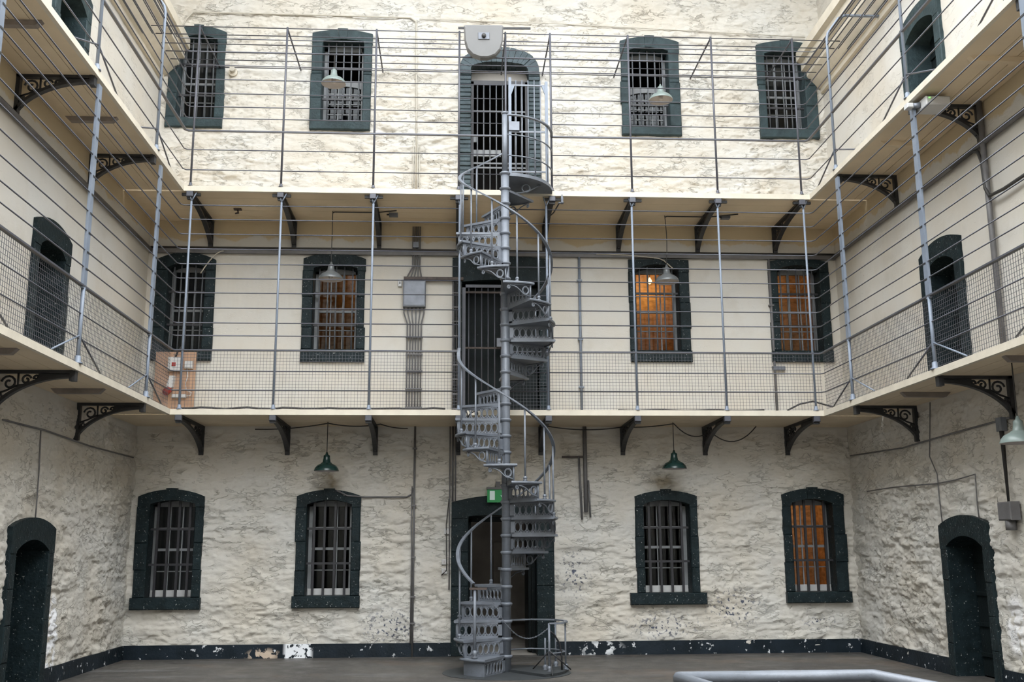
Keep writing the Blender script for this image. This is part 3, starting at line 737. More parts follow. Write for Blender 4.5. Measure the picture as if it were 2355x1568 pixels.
# barred gate at the head of the stair
g3 = empty('stair_gate', (0, -BB+.03, Z3), label='tall pale iron gate at the head of the spiral stair', cat='gate')
gx0, gx1, gh = .665, 1.285, 1.84
MB().box((gx0, -.02, .03), (gx0+.045, .02, gh+.04)).build('gate_stile', 'post', g3)
MB().box((gx1-.045, -.02, .03), (gx1, .02, gh-.02)).build('gate_stile', 'post', g3)
for z in (.03, .30, .96, gh-.10): MB().box((gx0, -.012, z), (gx1, .012, z+.025)).build('gate_rail', 'iron', g3)
gb = MB().tube([(0, 0, .04), (0, 0, gh-.0)], .010).mesh('gate_bar', 'iron')
for k in range(5): link('gate_bar', gb, g3, (gx0+.045+(gx1-gx0-.09)*(k+.75)/5.5, 0, 0))
for sx, x in ((1, gx0+.045), (-1, gx1-.045)):
    MB().prism(([(x, gh-.24), (x+sx*.05, gh-.10), (x, gh-.10)] if sx > 0 else [(x, gh-.24), (x, gh-.10), (x+sx*.05, gh-.10)]), -.012, .012).build('corner_gusset', 'post', g3)
MB().bbox((gx0+.0, -.045, .98), (gx0+.17, -.015, 1.13), .004).build('lock_box', 'box', g3)

# ------------------------------------------------------------------ spiral staircase
SX, SY, SR, RISE = .566, -2.25, .70, Z2/16
st = empty('spiral_staircase', (SX, SY, 0), label='blue grey cast iron spiral staircase with pierced risers rising to both galleries', cat='staircase')
def ang(n): return 20-(29.4 if n < 11 else 30.7)*(n-11)                       # degrees from the front, positive to the right
def pol(r, a, z): return (r*math.sin(R(a)), -r*math.cos(R(a)), z)
MB().tube([(0, 0, 0), (0, 0, Z3)], .060, 16).tube([(0, 0, Z3), (0, 0, 7.95)], .043, 14).lathe([(.043, 0), (.055, .01), (.055, .03), (.02, .05)], (0, 0, 7.95), 14).build('column', 'iron', st)
ringm = MB().lathe([(.060, -.045), (.072, -.038), (.080, -.02), (.080, -.008), (.070, 0), (.060, .004)], n=18).mesh('collar', 'iron')
# tread (made at angle 0, rotated)
def tread_mesh():
    m = MB(); a0, a1 = 20, -17; k = 8
    out = [pol(SR, a0+(a1-a0)*i/k, 0) for i in range(k+1)]
    inn = [pol(.055, a1, 0), pol(.055, a0, 0)]
    pl = [(x, y) for x, y, z in out+inn]; n = len(pl)
    prof = [(1.0, -.034), (1.012, -.03), (1.018, -.017), (1.012, -.003), (1.0, 0)]
    vs = []; 
    for sc, z in prof: vs += [(x*sc, y*sc, z) for x, y in pl]
    fs = [tuple(range(n)), tuple(range(5*n-1, 4*n-1, -1))]
    for j in range(4): fs += [(j*n+i, (j+1)*n+i, (j+1)*n+(i+1) % n, j*n+(i+1) % n) for i in range(n)]
    m.add(vs, [tuple(reversed(f)) for f in fs]); return m.mesh('tread', 'iron')
def riser_mesh():
    """pierced riser hanging below a tread nose at angle 16.5 deg (or standing on the tread below)"""
    a = 16.5; d = Vector(pol(1, a, 0)); nn = Vector((math.cos(R(a)), math.sin(R(a)), 0)); h = RISE-.034
    m = MB()
    def P(r, z, t=0): return d*r+nn*t+Vector((0, 0, z-.034))
    def slab(r0, r1, z0, z1, t=.008):
        vs = [P(r0, z0, -t), P(r1, z0, -t), P(r1, z0, t), P(r0, z0, t), P(r0, z1, -t), P(r1, z1, -t), P(r1, z1, t), P(r0, z1, t)]
        m.add(vs, [(0, 3, 2, 1), (4, 5, 6, 7), (0, 1, 5, 4), (1, 2, 6, 5), (2, 3, 7, 6), (3, 0, 4, 7)])
    slab(.06, .67, -.025, 0); slab(.06, .67, -h, -h+.025); slab(.06, .115, -h, 0); slab(.635, .67, -h, 0, .012)
    nr = 6; r0, r1 = .115, .635; stp = (r1-r0)/nr; rz = (h-.05)/2
    for k in range(nr):
        c = r0+stp*(k+.5)
        for rr, th in ((1.0, .0075), (.80, .004)):
            m.tube([P(c+stp*.49*rr*math.cos(2*math.pi*i/14), -h/2+rz*.97*rr*math.sin(2*math.pi*i/14)) for i in range(14)], th, 5, closed=True)
        for sz in (1, -1): slab(c+stp*.36, c+stp*.64, -h/2+sz*rz*.70, -h/2+sz*rz, .004) if k < nr-1 else None
    return m.mesh('riser', 'iron')
def endb_mesh():
    """scrolled bracket under the outer end of a tread"""
    m = MB(); h = RISE-.034; rr = .672
    def P(a, z): return Vector(pol(rr, a, z-.034))
    def Pw(u, z): return P(16.5-u/rr*57.3, z)        # u metres along the outer arc from the nose
    m.tube([Pw(0, 0), Pw(0, -h)], .013, 6)
    m.tube([Pw(.0, -.008), Pw(.09, -.008), Pw(.18, -.008), Pw(.27, -.008), Pw(.34, -.008)], .009, 5)
    for q, th in ((.055, .0085), (.043, .004)): m.tube([Pw(.075+q*.85*math.cos(2*math.pi*i/14), -.085+q*math.sin(2*math.pi*i/14)) for i in range(14)], th, 5, closed=True)
    m.tube([Pw(.012, -.165), Pw(.06, -.15), Pw(.10, -.142), Pw(.13, -.118), Pw(.16, -.085), Pw(.20, -.052), Pw(.25, -.03), Pw(.30, -.022)], .009, 5)
    m.tube([Pw(.315+.024*(1-.7*i/16)*math.cos(-i*.65+1.6), -.05+.028*(1-.7*i/16)*math.sin(-i*.65+1.6)) for i in range(17)], .0085, 5)
    return m.mesh('end_bracket', 'iron')
tm, rm, em = tread_mesh(), riser_mesh(), endb_mesh()
HB = .97
bal = MB().tube([(0, 0, 0), (0, 0, HB)], .013, 8).mesh('baluster', 'iron')
knob = MB().lathe([(.026, 0), (.03, .012), (.018, .022), (.028, .035), (.026, .052), (.014, .066)], n=10).mesh('baluster_foot', 'iron')
for n in range(1, 31):
    a = ang(n); z = n*RISE
    t = link('tread', tm, st, (0, 0, z), (0, 0, R(a)))
    link('riser', rm, t)
    if n > 1: link('end_bracket', em, t)
    link('collar', ringm, st, (0, 0, z))
    if n not in (1, 15, 16, 17, 18, 29, 30):
        b = link('baluster', bal, st, pol(.655, a, z)); link('baluster_foot', knob, b)
link('collar', ringm, st, (0, 0, Z3))
def helix(n0, n1, k, dz, extra=()):
    pts = [pol(.665, ang(n0+(n1-n0)*i/k), (n0+(n1-n0)*i/k)*RISE+dz) for i in range(k+1)]
    return list(extra)+pts
h1 = helix(.9, 14.6, 116, HB)
e = h1[-1]; h1 += [(e[0]+.0, e[1]+.05, e[2]+.06), (e[0]+.01, e[1]+.07, e[2]+.14)]
MB().tube(h1, 0, flat=(.045, .02)).build('handrail', 'iron', st)
MB().tube(helix(18.4, 29.25, 100, HB), 0, flat=(.045, .02)).build('handrail', 'iron', st)
# solid curved block under the first step, newel
fb = MB(); k = 8; a0 = ang(1)
out = [pol(.66, a0+15-30*i/k, 0) for i in range(k+1)]; pl = [(x, y) for x, y, z in out]
ins = [(x*.55, y*.55) for x, y in pl]
vs = [(x, y, 0) for x, y in pl]+[(x, y, RISE-.034) for x, y in pl]+[(x, y, 0) for x, y in ins]+[(x, y, RISE-.034) for x, y in ins]; q = k+1
fs = [(i, i+1, q+i+1, q+i) for i in range(k)]+[(2*q+i+1, 2*q+i, 3*q+i, 3*q+i+1) for i in range(k)]+[(0, q, 3*q, 2*q), (k, 2*q+k, 3*q+k, q+k)]
fb.add(vs, fs).build('first_step_block', 'iron', st)
nw = Vector(pol(.655, ang(1)+4, RISE))
MB().tube([nw, nw+Vector((0, 0, HB-.09))], .021, 10).lathe([(.03, 0), (.045, .015), (.024, .035), (.04, .06), (.034, .085), (.02, .11)], nw, 12).build('newel_post', 'iron', st)
MB().box((nw.x-.07, nw.y-.03, nw.z+HB-.10), (nw.x+.16, nw.y+.03, nw.z+HB-.075)).build('newel_cap', 'rust', st)
# quarter-round landing at the top
pc = Vector((0, -BB-SY, 0)); PR = .765
q = [(pc.x, pc.y+.02)]+[(pc.x+PR*math.sin(R(t)), pc.y-PR*math.cos(R(t))) for t in range(0, 91, 6)]
lm = MB(); n = len(q)
q = [(x, y) for x, y in q]
lm.add([(x, y, Z3-.05) for x, y in q]+[(x, y, Z3) for x, y in q], [tuple(range(n-1, -1, -1)), tuple(range(n, 2*n))]+[(i, (i+1) % n, n+(i+1) % n, n+i) for i in range(n)])
lm.build('landing', 'iron', st)
MB().tube([(pc.x+.33+.06*math.cos(2*math.pi*i/14), pc.y-.45, Z3-.13+.06*math.sin(2*math.pi*i/14)) for i in range(14)], .012, 5, closed=True).tube([(pc.x+.12, pc.y-.50, Z3-.23), (pc.x+.25, pc.y-.47, Z3-.21), (pc.x+.40, pc.y-.43, Z3-.15), (pc.x+.55, pc.y-.38, Z3-.05)], .012, 5).build('landing_bracket', 'iron', st)
for z in (.265, .591):
    MB().tube([(pc.x+PR*math.sin(R(t)), pc.y-PR*math.cos(R(t)), Z3+z) for t in range(3, 91, 6)]+[(pc.x+PR, pc.y+.02, Z3+z)], .011, 6).build('landing_rail', 'iron', st)
MB().tube([(0, 0, 7.93)]+[(pc.x+PR*math.sin(R(t)), pc.y-PR*math.cos(R(t)), 7.945) for t in range(4, 91, 6)]+[(pc.x+PR+.005, pc.y+.02, 7.938)], 0, flat=(.042, .02)).build('landing_handrail', 'iron', st)
for t in (38, 62): MB().tube([(pc.x+(PR-.01)*math.sin(R(t)), pc.y-(PR-.01)*math.cos(R(t)), Z3), (pc.x+(PR-.01)*math.sin(R(t)), pc.y-(PR-.01)*math.cos(R(t)), 7.93)], .011).build('landing_post', 'iron', st)
# round floor plate and the low guard at the foot of the stair
MB().lathe([(.86, 0), (.86, .006), (.84, .012)], n=40, smooth=False).build('floor_plate', 'base', st)
sec = [(0, 0)]+[(.80*math.sin(R(t)), -.80*math.cos(R(t))) for t in range(35, 126, 10)]
fp = MB(); n = len(sec); fp.add([(x, y, .012) for x, y in sec]+[(x, y, .045) for x, y in sec], [tuple(range(n-1, -1, -1)), tuple(range(n, 2*n))]+[(i, (i+1) % n, n+(i+1) % n, n+i) for i in range(n)])
fp.build('raised_plate', 'base', st)
gd = empty('foot_guard', (SX, SY, 0), label='low curved iron guard rail standing right of the stair foot', cat='railing')
gp = [pol(.05, 175, .64), pol(.30, 165, .66), pol(.55, 140, .66), pol(.74, 112, .66), pol(.80, 95, .66), pol(.80, 82, .655), pol(.76, 72, .65), pol(.70, 66, .65), pol(.62, 62, .65)]
MB().tube(gp, 0, flat=(.05, .018)).build('top_rail', 'iron', gd)
MB().tube([(x*.97, y*.97, .27) for x, y, z in gp[:6]]+[pol(.70, 72, .265), pol(.60, 63, .26)], .010).build('lower_rail', 'iron', gd)
for r_, a, z in ((.62, 62, .65), (.74, 112, .66), (.79, 88, .655), (.52, 78, .45)):
    p = MB().tube([pol(r_, a, .02), pol(r_, a, z)], .016 if a == 62 else .012, 8).build('guard_post', 'iron', gd)
    MB().lathe([(.035, 0), (.045, .02), (.026, .035), (.04, .06), (.02, .09)], pol(r_, a, .02), 10).build('post_foot', 'iron', p)
a = Vector(pol(.62, 62, .30)); 
for e_ in (pol(.34, 90, .03), pol(.86, 40, .03), pol(.86, 78, .05)):
    MB().tube([a, Vector(e_)], .009).build('stay', 'dark_iron', gd)
MB().tube([pol(.62, 62, .56), pol(.66, 70, .50), pol(.72, 76, .38), pol(.74, 78, .20), pol(.74, 78, .04)], .013).build('bent_stay', 'dark_iron', gd)
# chain across the foot of the stair
ch = empty('barrier_chain', (SX, SY, 0), label='slack steel chain hung from the newel to the low guard', cat='chain')
ca = Vector((nw.x+.16, nw.y, nw.z+HB-.12)); cb = Vector(pol(.62, 62, .60)); nl = 44
lk = MB().tube([(.017*math.cos(2*math.pi*i/10), 0, .007*math.sin(2*math.pi*i/10)) for i in range(10)], .0026, 4, closed=True).mesh('chain_link', 'box')
def cpos(t): p = ca.lerp(cb, t); p.z -= .62*t*(1-t)*1.0+.30*math.sin(math.pi*t)*.6; return p
for i in range(nl):
    p, p2 = cpos(i/nl), cpos((i+1)/nl); d = p2-p
    o = link('chain_link', lk, ch, (p+p2)/2); o.rotation_euler = (d.to_track_quat('X', 'Z') @ Matrix.Rotation(R(90)*(i % 2), 3, 'X').to_quaternion()).to_euler()

# ------------------------------------------------------------------ lamps
def pendant(x, y, zbot, ztop, mat, rad, label, bend=0.):
    r = empty('pendant_lamp', (x, y, zbot), label=label, cat='lamp', group='enamel pendant lamps')
    sh = MB(); prof = [(rad, 0), (rad*.995, .012), (rad*.93, .045), (rad*.75, .085), (rad*.45, .115), (.075, .13)]
    inn = [(.07, .122), (rad*.43, .107), (rad*.73, .077), (rad*.91, .040), (rad*.975, .010)]
    n = 28; vs = []; fs = []
    for q, z in prof: vs += [(q*math.cos(2*math.pi*j/n), q*math.sin(2*math.pi*j/n), z) for j in range(n)]
    for i in range(len(prof)-1): fs += [(i*n+j, i*n+(j+1) % n, (i+1)*n+(j+1) % n, (i+1)*n+j) for j in range(n)]
    sh.add(vs, fs, True); s_ = sh.build('shade', mat, r)
    li = MB(); vs = []; fs = []; prof = inn+[(rad, 0)]
    for q, z in prof: vs += [(q*math.cos(2*math.pi*j/n), q*math.sin(2*math.pi*j/n), z) for j in range(n)]
    for i in range(len(prof)-1): fs += [(i*n+j, i*n+(j+1) % n, (i+1)*n+(j+1) % n, (i+1)*n+j) for j in range(n)]
    fs += [tuple(range(n))]
    li.add(vs, fs, True); li.build('inner_lining', 'lamp_in', s_)
    MB().lathe([(.072, .125), (.062, .135), (.05, .20), (.05, .235), (.025, .25), (.012, .29)], n=14).build('cap', mat, r)
    MB().lathe([(.008, -.0), (.035, .02), (.04, .06), (.025, .12)], n=12).build('bulb', 'lamp_in', r)
    k = 10; MB().tube([(bend*math.sin(math.pi*i/k), 0, .28+(ztop-zbot-.28)*i/k) for i in range(k+1)], .007, 5).build('cable', 'cable', r)
    return r
zu2, zu3 = Z2-TH, Z3-TH
pendant(-2.105, -.60, 2.80, zu2, 'lamp_green', .19, 'green enamel pendant lamp on the ground floor left of the stair')
pendant(3.275, -.63, 2.83, zu2, 'lamp_green', .19, 'green enamel pendant lamp on the ground floor right of the stair')
pendant(-2.13, -.60, 5.83, zu3, 'lamp_grey', .195, 'grey enamel pendant lamp on the middle gallery left of the stair')
pendant(3.27, -.60, 5.84, zu3, 'lamp_grey', .195, 'grey enamel pendant lamp on the middle gallery right of the stair', .02)
pendant(-2.18, -.62, 9.16, 9.67, 'lamp_pale', .20, 'pale green pendant lamp under the roof bars left of the stair')
pendant(3.27, -.62, 8.98, 9.67, 'lamp_pale', .20, 'pale green pendant lamp under the roof bars right of the stair')
lp = onX(2345, 1012, XR-.45)
pendant(XR-.45, lp.y, lp.z-.03, zu2, 'lamp_pale', .20, 'pale green pendant lamp under the right walkway at the frame edge')
# D-shaped grey speaker plate on the cage top
dv = empty('loudspeaker', (.272, -BB-.06, 9.45), label='grey D-shaped loudspeaker hung on the top cage bars above the door', cat='loudspeaker')
dp = [(-.31, .25), (-.30, .02), (-.26, -.12), (-.18, -.21), (-.06, -.255), (.06, -.255), (.18, -.21), (.26, -.12), (.30, .02), (.31, .25), (.29, .27), (-.29, .27)]
o = MB().prism_chamfer(dp, -.10, .06, .02).build('housing', 'speaker', dv)
MB().bbox((-.09, -.112, .03), (.09, -.098, .14), .004).build('socket_plate', 'box', dv)
MB().tube([(0, -.14, .085), (0, -.10, .085)], .035, 12).build('socket', 'cable', dv)
MB().box((-.40, .03, .25), (.75, .06, .28)).build('mounting_bar', 'dark_iron', dv)
dv.rotation_euler = (R(8), R(-1), 0)

# ------------------------------------------------------------------ electrics and pipes on the back wall
def pipe(name, pts, r, mat, label, cat, clips=()):
    o = empty(name, (0, 0, 0), label=label, cat=cat)
    MB().tube(pts, r, 8).build('pipe', mat, o)
    for c in clips: MB().box((c[0]-r-.02, c[1]-r-.004, c[2]-.012), (c[0]+r+.02, c[1]+r+.01, c[2]+.012)).build('clip', mat, o)
    return o
# main conduit under the top walkway
o = empty('conduit_run', (0, 0, 0), label='long dark conduit running along the back wall above the middle windows', cat='conduit')
MB().box((XL+.02, -.075, 6.40), (XR-.02, -.01, 6.47)).build('trunking', 'conduit', o)
MB().tube([(XL+.02, -.07, 6.49), (-2, -.07, 6.495), (1, -.07, 6.485), (XR-.02, -.07, 6.49)], .018).build('cable', 'cable', o)
k = 14; MB().tube([(-3.9+.9*(1-(i/k)), -.08, 6.46-.03*i/k) if 0 else (-4.3+.35*i/k, -.085, 6.05+.38*math.sin(R(90)*i/k)) for i in range(k+1)], .010, 5).build('cable', 'conduit_cream', o)
k = 16; MB().tube([(2.2+1.3*i/k, -.085, 6.45-.10*(i/k)**2-.25*max(0, i/k-.85)*4) for i in range(k+1)], .010, 5).build('cable', 'conduit_cream', o)
for s, X, nm in ((1, XL, 'left'), (-1, XR, 'right')):
    tag(MB().tube([(X+s*.05, -.1, 6.44), (X+s*.05, GY, 6.44)], .035, 8).build('conduit_pipe', 'conduit'), 'dark pipe along the %s wall below the top walkway' % nm, 'pipe')
# junction box group
jb = empty('junction_box', (-.822, 0, 5.73), label='grey steel junction box on the back wall left of the middle door', cat='electrical box')
MB().bbox((-.185, -.13, -.22), (.185, -.02, .225), .01).build('case', 'box', jb); MB().bbox((-.165, -.138, -.20), (.165, -.13, .205), .004).build('cover', 'box', jb)
sw = empty('switch_box', (-1.065, 0, 5.93), label='small white switch beside the grey junction box', cat='switch')
MB().bbox((-.03, -.05, -.06), (.03, -.01, .06), .006).build('case', 'white', sw); MB().box((-.01, -.06, -.02), (.01, -.05, .02)).build('rocker', 'conduit', sw)
tr = empty('cable_tray', (0, 0, 0), label='rusty cable tray from the junction box to the middle door', cat='cable tray')
MB().box((-1.0, -.11, 5.975), (-.02, -.02, 5.99)).build('tray_base', 'rust', tr); MB().box((-1.0, -.115, 5.975), (-.02, -.105, 6.02)).build('tray_lip', 'rust', tr)
MB().tube([(-.98, -.07, 6.01), (-.02, -.07, 6.01)], .02).build('cable', 'cable', tr)
cb_ = empty('conduit_bundle', (0, 0, 0), label='bundle of grey conduits dropping from the junction box to the middle walkway', cat='conduit')
for k in range(6):
    x = -.97+.045*k+.04; xt = -.99+.065*k
    MB().tube([(xt, -.05, 5.51), (xt, -.05, 5.42), (x, -.05, 5.24), (x, -.05, Z2+.01)], .0125, 6).build('conduit', 'conduit', cb_)
for z in (5.0, 4.72, 4.45, 4.15, 3.85): MB().box((-.95, -.075, z), (-.68, -.02, z+.02)).build('strap', 'conduit', cb_)
cu = empty('conduit_bundle', (0, 0, 0), label='bundle of grey conduits rising from the junction box to the soffit', cat='conduit')
for k in range(5):
    x = -.86+.03*k; xt = -.98+.07*k
    MB().tube([(xt, -.05, 5.96), (xt*.6+x*.4, -.05, 6.06), (x, -.05, 6.20), (x, -.05, 6.9)], .0115, 6).build('conduit', 'conduit', cu)
MB().bbox((-.86, -.08, 6.53), (-.76, -.02, 6.63), .004).build('splice_box', 'box', cu)
cr_ = empty('conduit_bundle', (0, 0, 0), label='dark cable riser on the left jamb of the middle gallery door', cat='conduit')
for k in range(5): MB().tube([(-.185+.03*k, -.075, Z2+.01), (-.185+.03*k, -.075, 5.95)], .010 if k % 2 else .013, 6).build('conduit', 'conduit' if k in (0, 4) else 'cable', cr_)
for k in range(9): MB().box((-.20, -.09, Z2+.2+k*.24), (-.05, -.055, Z2+.215+k*.24)).build('strap', 'conduit', cr_)
# cream conduit on the top wall
pt = [onY(370, 45), onY(432, 31), onY(940, 42), onY(958, 50), onY(960, 180), onY(957, 436)]
pipe('wall_conduit', [(p.x, -.03, p.z) for p in [onY(410, 85), onY(430, 45), onY(445, 30), onY(700, 36), onY(945, 43), onY(957, 52), onY(958, 250), onY(957, 436)]], .014, 'conduit_cream', 'cream painted conduit on the top wall left of the brick arch', 'conduit')
for k in range(4):
    x = onY(950+k*5, 400).x
    tag(MB().tube([(x, -.03, 7.1), (x, -.03, 8.45-.1*(k % 2))], .010).build('wall_conduit', 'conduit_cream'), 'thin cream conduit low on the top wall, %s from the left of four' % ('first', 'second', 'third', 'fourth')[k], 'conduit')
tag(MB().tube([(p.x, -.03, p.z) for p in (onY(965, 46), onY(1250, 55), onY(1500, 68), onY(1850, 88))], .008).build('wall_cable', 'conduit_cream'), 'thin painted cable running along the wall above the top cage', 'cable')
sb = onY(537, 168); o = empty('wall_light', (sb.x, 0, sb.z), label='round cream fitting on the wall beside the top left window', cat='lamp')
MB().prism([(.075*math.cos(R(t)), .075*math.sin(R(t))) for t in range(0, 360, 24)], -.05, .0).build('backplate', 'edge', o)
MB().prism([(.045*math.cos(R(t)), .02+.045*math.sin(R(t))) for t in range(0, 360, 24)], -.13, -.05).build('cap', 'conduit_cream', o)
# pipes right of the stair
x = onY(1334, 760).x
pipe('drop_pipe', [(x, -.045, 6.40), (x, -.045, Z2+.01)], .022, 'post', 'blue grey pipe on the middle wall right of the stair', 'pipe', [(x, -.045, z) for z in (6.0, 5.0, 4.2)])
x = onY(1775, 760).x
pipe('drop_pipe', [(x, -.045, 6.40), (x, -.045, Z2+.01)], .022, 'conduit', 'grey pipe left of the far right middle window', 'pipe', [(x, -.045, z) for z in (5.6, 4.55)])
MB().bbox((x-.03, -.08, 4.50), (x+.17, -.02, 4.56), .004).build('tap_arm', 'box', bpy.data.objects['drop_pipe.001'])
# ground floor conduits
x = onY(952, 1200).x
pipe('wall_conduit', [(x, -.05, zu2), (x, -.05, .0)], .017, 'conduit', 'tall grey conduit on the ground floor wall left of the stair', 'conduit', [(x, -.05, z) for z in (3.2, 2.3, 1.5, .9, .5)])
MB().tube([(x-.035, -.05, 2.6), (x-.04, -.05, 2.0), (x-.03, -.05, 1.6), (x-.03, -.05, .2)], .010).build('cable', 'conduit', bpy.data.objects['wall_conduit.005'] if 'wall_conduit.005' in bpy.data.objects else None)
z = onY(850, 1143).z
pipe('wall_cable', [(onY(775, 1128).x, -.075, z+.10), (onY(800, 1140).x, -.075, z+.02), (onY(840, 1143).x, -.04, z), (x-.12, -.04, z), (x-.04, -.04, z+.04), (x-.02, -.04, z+.14)], .013, 'conduit', 'grey cable bending from the conduit to the arch of the ground floor window', 'cable')
o = empty('conduit_bundle', (0, 0, 0), label='dark conduits rising beside the ground floor doorway to the soffit', cat='conduit')
for k in range(3):
    x = -.22+k*.045; MB().tube([(x, -.05, 2.36 if k else 1.0), (x, -.05, zu2)], .017 if k == 1 else .011).build('conduit', 'conduit', o)
MB().tube([(-.23, -.05, 2.4), (-.27, -.05, 2.0), (-.26, -.05, 1.3), (-.34, -.05, 1.22)], .009).build('cable', 'cable', o)
for k, (px, py) in enumerate(((1028, 1222), (1022, 1292), (1022, 1313))):
    p = onY(px, py); o = empty('light_switch', (p.x, 0, p.z), label='%s small white switch on the wall left of the ground floor doorway' % ('topmost', 'middle', 'lowest')[k], cat='switch')
    MB().bbox((-.042, -.05, -.042), (.042, -.005, .042), .006).build('plate', 'white', o); MB().box((-.012, -.058, -.02), (.012, -.048, .02)).build('rocker', 'lamp_in', o)
o = empty('conduit_bundle', (0, 0, 0), label='cluster of grey pipes hanging right of the stair under the middle walkway', cat='pipe')
p0, p1 = onY(1343, 985), onY(1347, 1178); MB().tube([(p0.x, -.06, zu2), (p1.x, -.06, p1.z)], .032, 8).build('pipe', 'conduit', o)
q0, q1 = onY(1330, 1050), onY(1338, 1195); MB().tube([(q0.x, -.05, q0.z), (q1.x, -.05, q1.z)], .017, 8).build('pipe', 'conduit', o)
q2, q3 = onY(1352, 1105), onY(1357, 1190); MB().tube([(q2.x, -.05, q2.z), (q3.x, -.05, q3.z)], .015, 8).build('pipe', 'conduit', o)
q4 = onY(1292, 1051); MB().box((q4.x, -.06, q4.z-.015), (p0.x, -.02, q4.z+.015)).build('strut', 'rust', o)
# exit sign over the doorway
es = empty('exit_sign', (onY(1143, 1140).x, -.14, onY(1143, 1140).z), label='small green lit exit sign over the ground floor doorway behind the stair', cat='sign')
MB().bbox((-.17, -.02, .09), (.17, .06, .13), .004).build('sign_housing', 'conduit', es)
MB().box((-.16, .0, -.11), (.16, .014, .09)).build('sign_panel', 'exit', es)
MB().box((-.12, -.004, -.07), (-.04, .0, .07)).build('door_symbol', 'exit_white', es)
MB().prism([(.05, .0), (.085, -.055), (.12, 0), (.10, 0), (.10, .06), (.07, .06), (.07, 0)], -.004, .0).build('arrow_symbol', 'exit_white', es)
MB().box((-.02, .05, .13), (.05, .14, .22)).build('wall_mount', 'conduit', es)
# plywood board with sockets on the middle gallery
pb = empty('socket_board', (-4.61, -.10, 4.28), label='plywood board with white power sockets under the middle left window', cat='board')
MB().bbox((-.32, 0, -.62), (.32, .02, .46), .003).build('board', 'ply', pb)
MB().bbox((-.10, -.10, .14), (.11, 0, .36), .01).build('isolator_box', 'white', pb)
MB().bbox((-.03, -.115, .21), (.03, -.10, .27), .004).build('isolator_switch', 'red', pb)
MB().bbox((.16, -.08, .18), (.28, 0, .30), .01).build('socket', 'white', pb)
MB().prism([(-.12, -.18), (.0, -.12), (.02, .06), (-.06, .06)], -.09, 0).build('socket_neck', 'white', pb)
MB().tube([(-.07, -.05, -.16), (-.09, -.13, -.21)], .058, 14).build('red_plug', 'red', pb)
MB().bbox((-.02, -.06, -.29), (.20, 0, -.23), .01).build('adapter', 'white', pb)
MB().tube([(.20, -.03, -.26), (.27, -.03, -.25), (.28, -.03, -.20), (.20, -.03, -.17), (.18, -.03, -.05), (.21, -.03, .05), (.2, -.03, .18)], .007).build('flex', 'white', pb)
MB().tube([(.0, -.04, .36), (.03, -.03, .46), (.10, -.02, .56)], .014).build('feed_cable', 'cable', pb)
# cables slung under the soffits
def sag(name, pts, r, mat, label, cat='cable'): return tag(MB().tube(pts, r, 5).build(name, mat), label, cat)
def sagpts(a, b, dip, n=10):
    a, b = Vector(a), Vector(b); return [a.lerp(b, i/n)-Vector((0, 0, dip*4*(i/n)*(1-i/n))) for i in range(n+1)]
zc = zu2-.02
sag('soffit_cable', sagpts((-3.3, -.12, zc-.04), (-2.1, -.6, zc), .03)+sagpts((-2.1, -.6, zc), (-1.3, -.5, zc), .04)+sagpts((-1.3, -.5, zc), (-.9, -.1, zc-.02), .02), .009, 'cable', 'dark cable along the soffit feeding the ground floor lamp left of the stair')
sag('soffit_cable', sagpts((1.3, -.3, zc), (2.5, -.3, zc-.02), .05)+sagpts((2.5, -.3, zc-.02), (3.275, -.6, zc), .02)+sagpts((3.3, -.6, zc), (3.92, -.25, zc-.1), .12)+sagpts((3.98, -.2, zc-.08), (4.7, -.3, zc), .2), .009, 'cable', 'dark looping cable feeding the ground floor lamp right of the stair')
sag('soffit_cable', [(-2.13, -.6, zu3-.03), (-2.10, -.62, zu3-.02), (-1.42, -.62, zu3-.02), (-1.1, -.7, zu3-.01)], .010, 'cable', 'dark cable on the top soffit feeding the middle lamp left of the stair')
sag('soffit_cable', [(3.27, -.6, zu3-.03), (3.3, -.62, zu3-.02), (4.0, -.65, zu3-.03), (4.45, -.75, zu3-.01)], .010, 'cable', 'dark cable on the top soffit feeding the middle lamp right of the stair')
for (px, py, lb) in ((905, 491, 'left'), (1668, 497, 'right')):
    p = onZ(px, py, zu3); o = empty('soffit_box', (p.x, p.y, p.z), label='small grey box on the top soffit %s of the stair' % lb, cat='electrical box')
    MB().box((-.07, -.05, -.05), (.07, .05, 0)).build('case', 'box', o); MB().tube([(-.07, 0, -.02), (-.11, 0, -.02)], .012).build('gland', 'cable', o)
p = onZ(547, 480, zu3); o = empty('soffit_hook', (p.x, p.y, p.z), label='small rusty hook plate on the top soffit at the left', cat='hook')
MB().box((-.06, -.04, -.02), (.06, .04, 0)).build('plate', 'rust', o); MB().tube([(0, 0, -.02), (.01, 0, -.07), (-.04, 0, -.08)], .012).build('hook', 'rust', o)
p = onY(1292, 462, -BB); o = empty('hose_tap', (p.x+.0, -BB-.04, p.z), label='small brass coloured valve hanging at the walkway edge right of the stair', cat='valve')
MB().lathe([(.02, -.06), (.03, -.04), (.018, -.01), (.028, .02), (.016, .05), (.01, .09)], n=10).build('body', 'box', o); MB().tube([(-.06, 0, -.05), (0, 0, -.04)], .014).build('spout', 'box', o)
MB().tube([(-.05, 0, -.06), (-.10, .3, -.1), (-.2, .8, -.08)], .01).build('hose', 'cable', o)
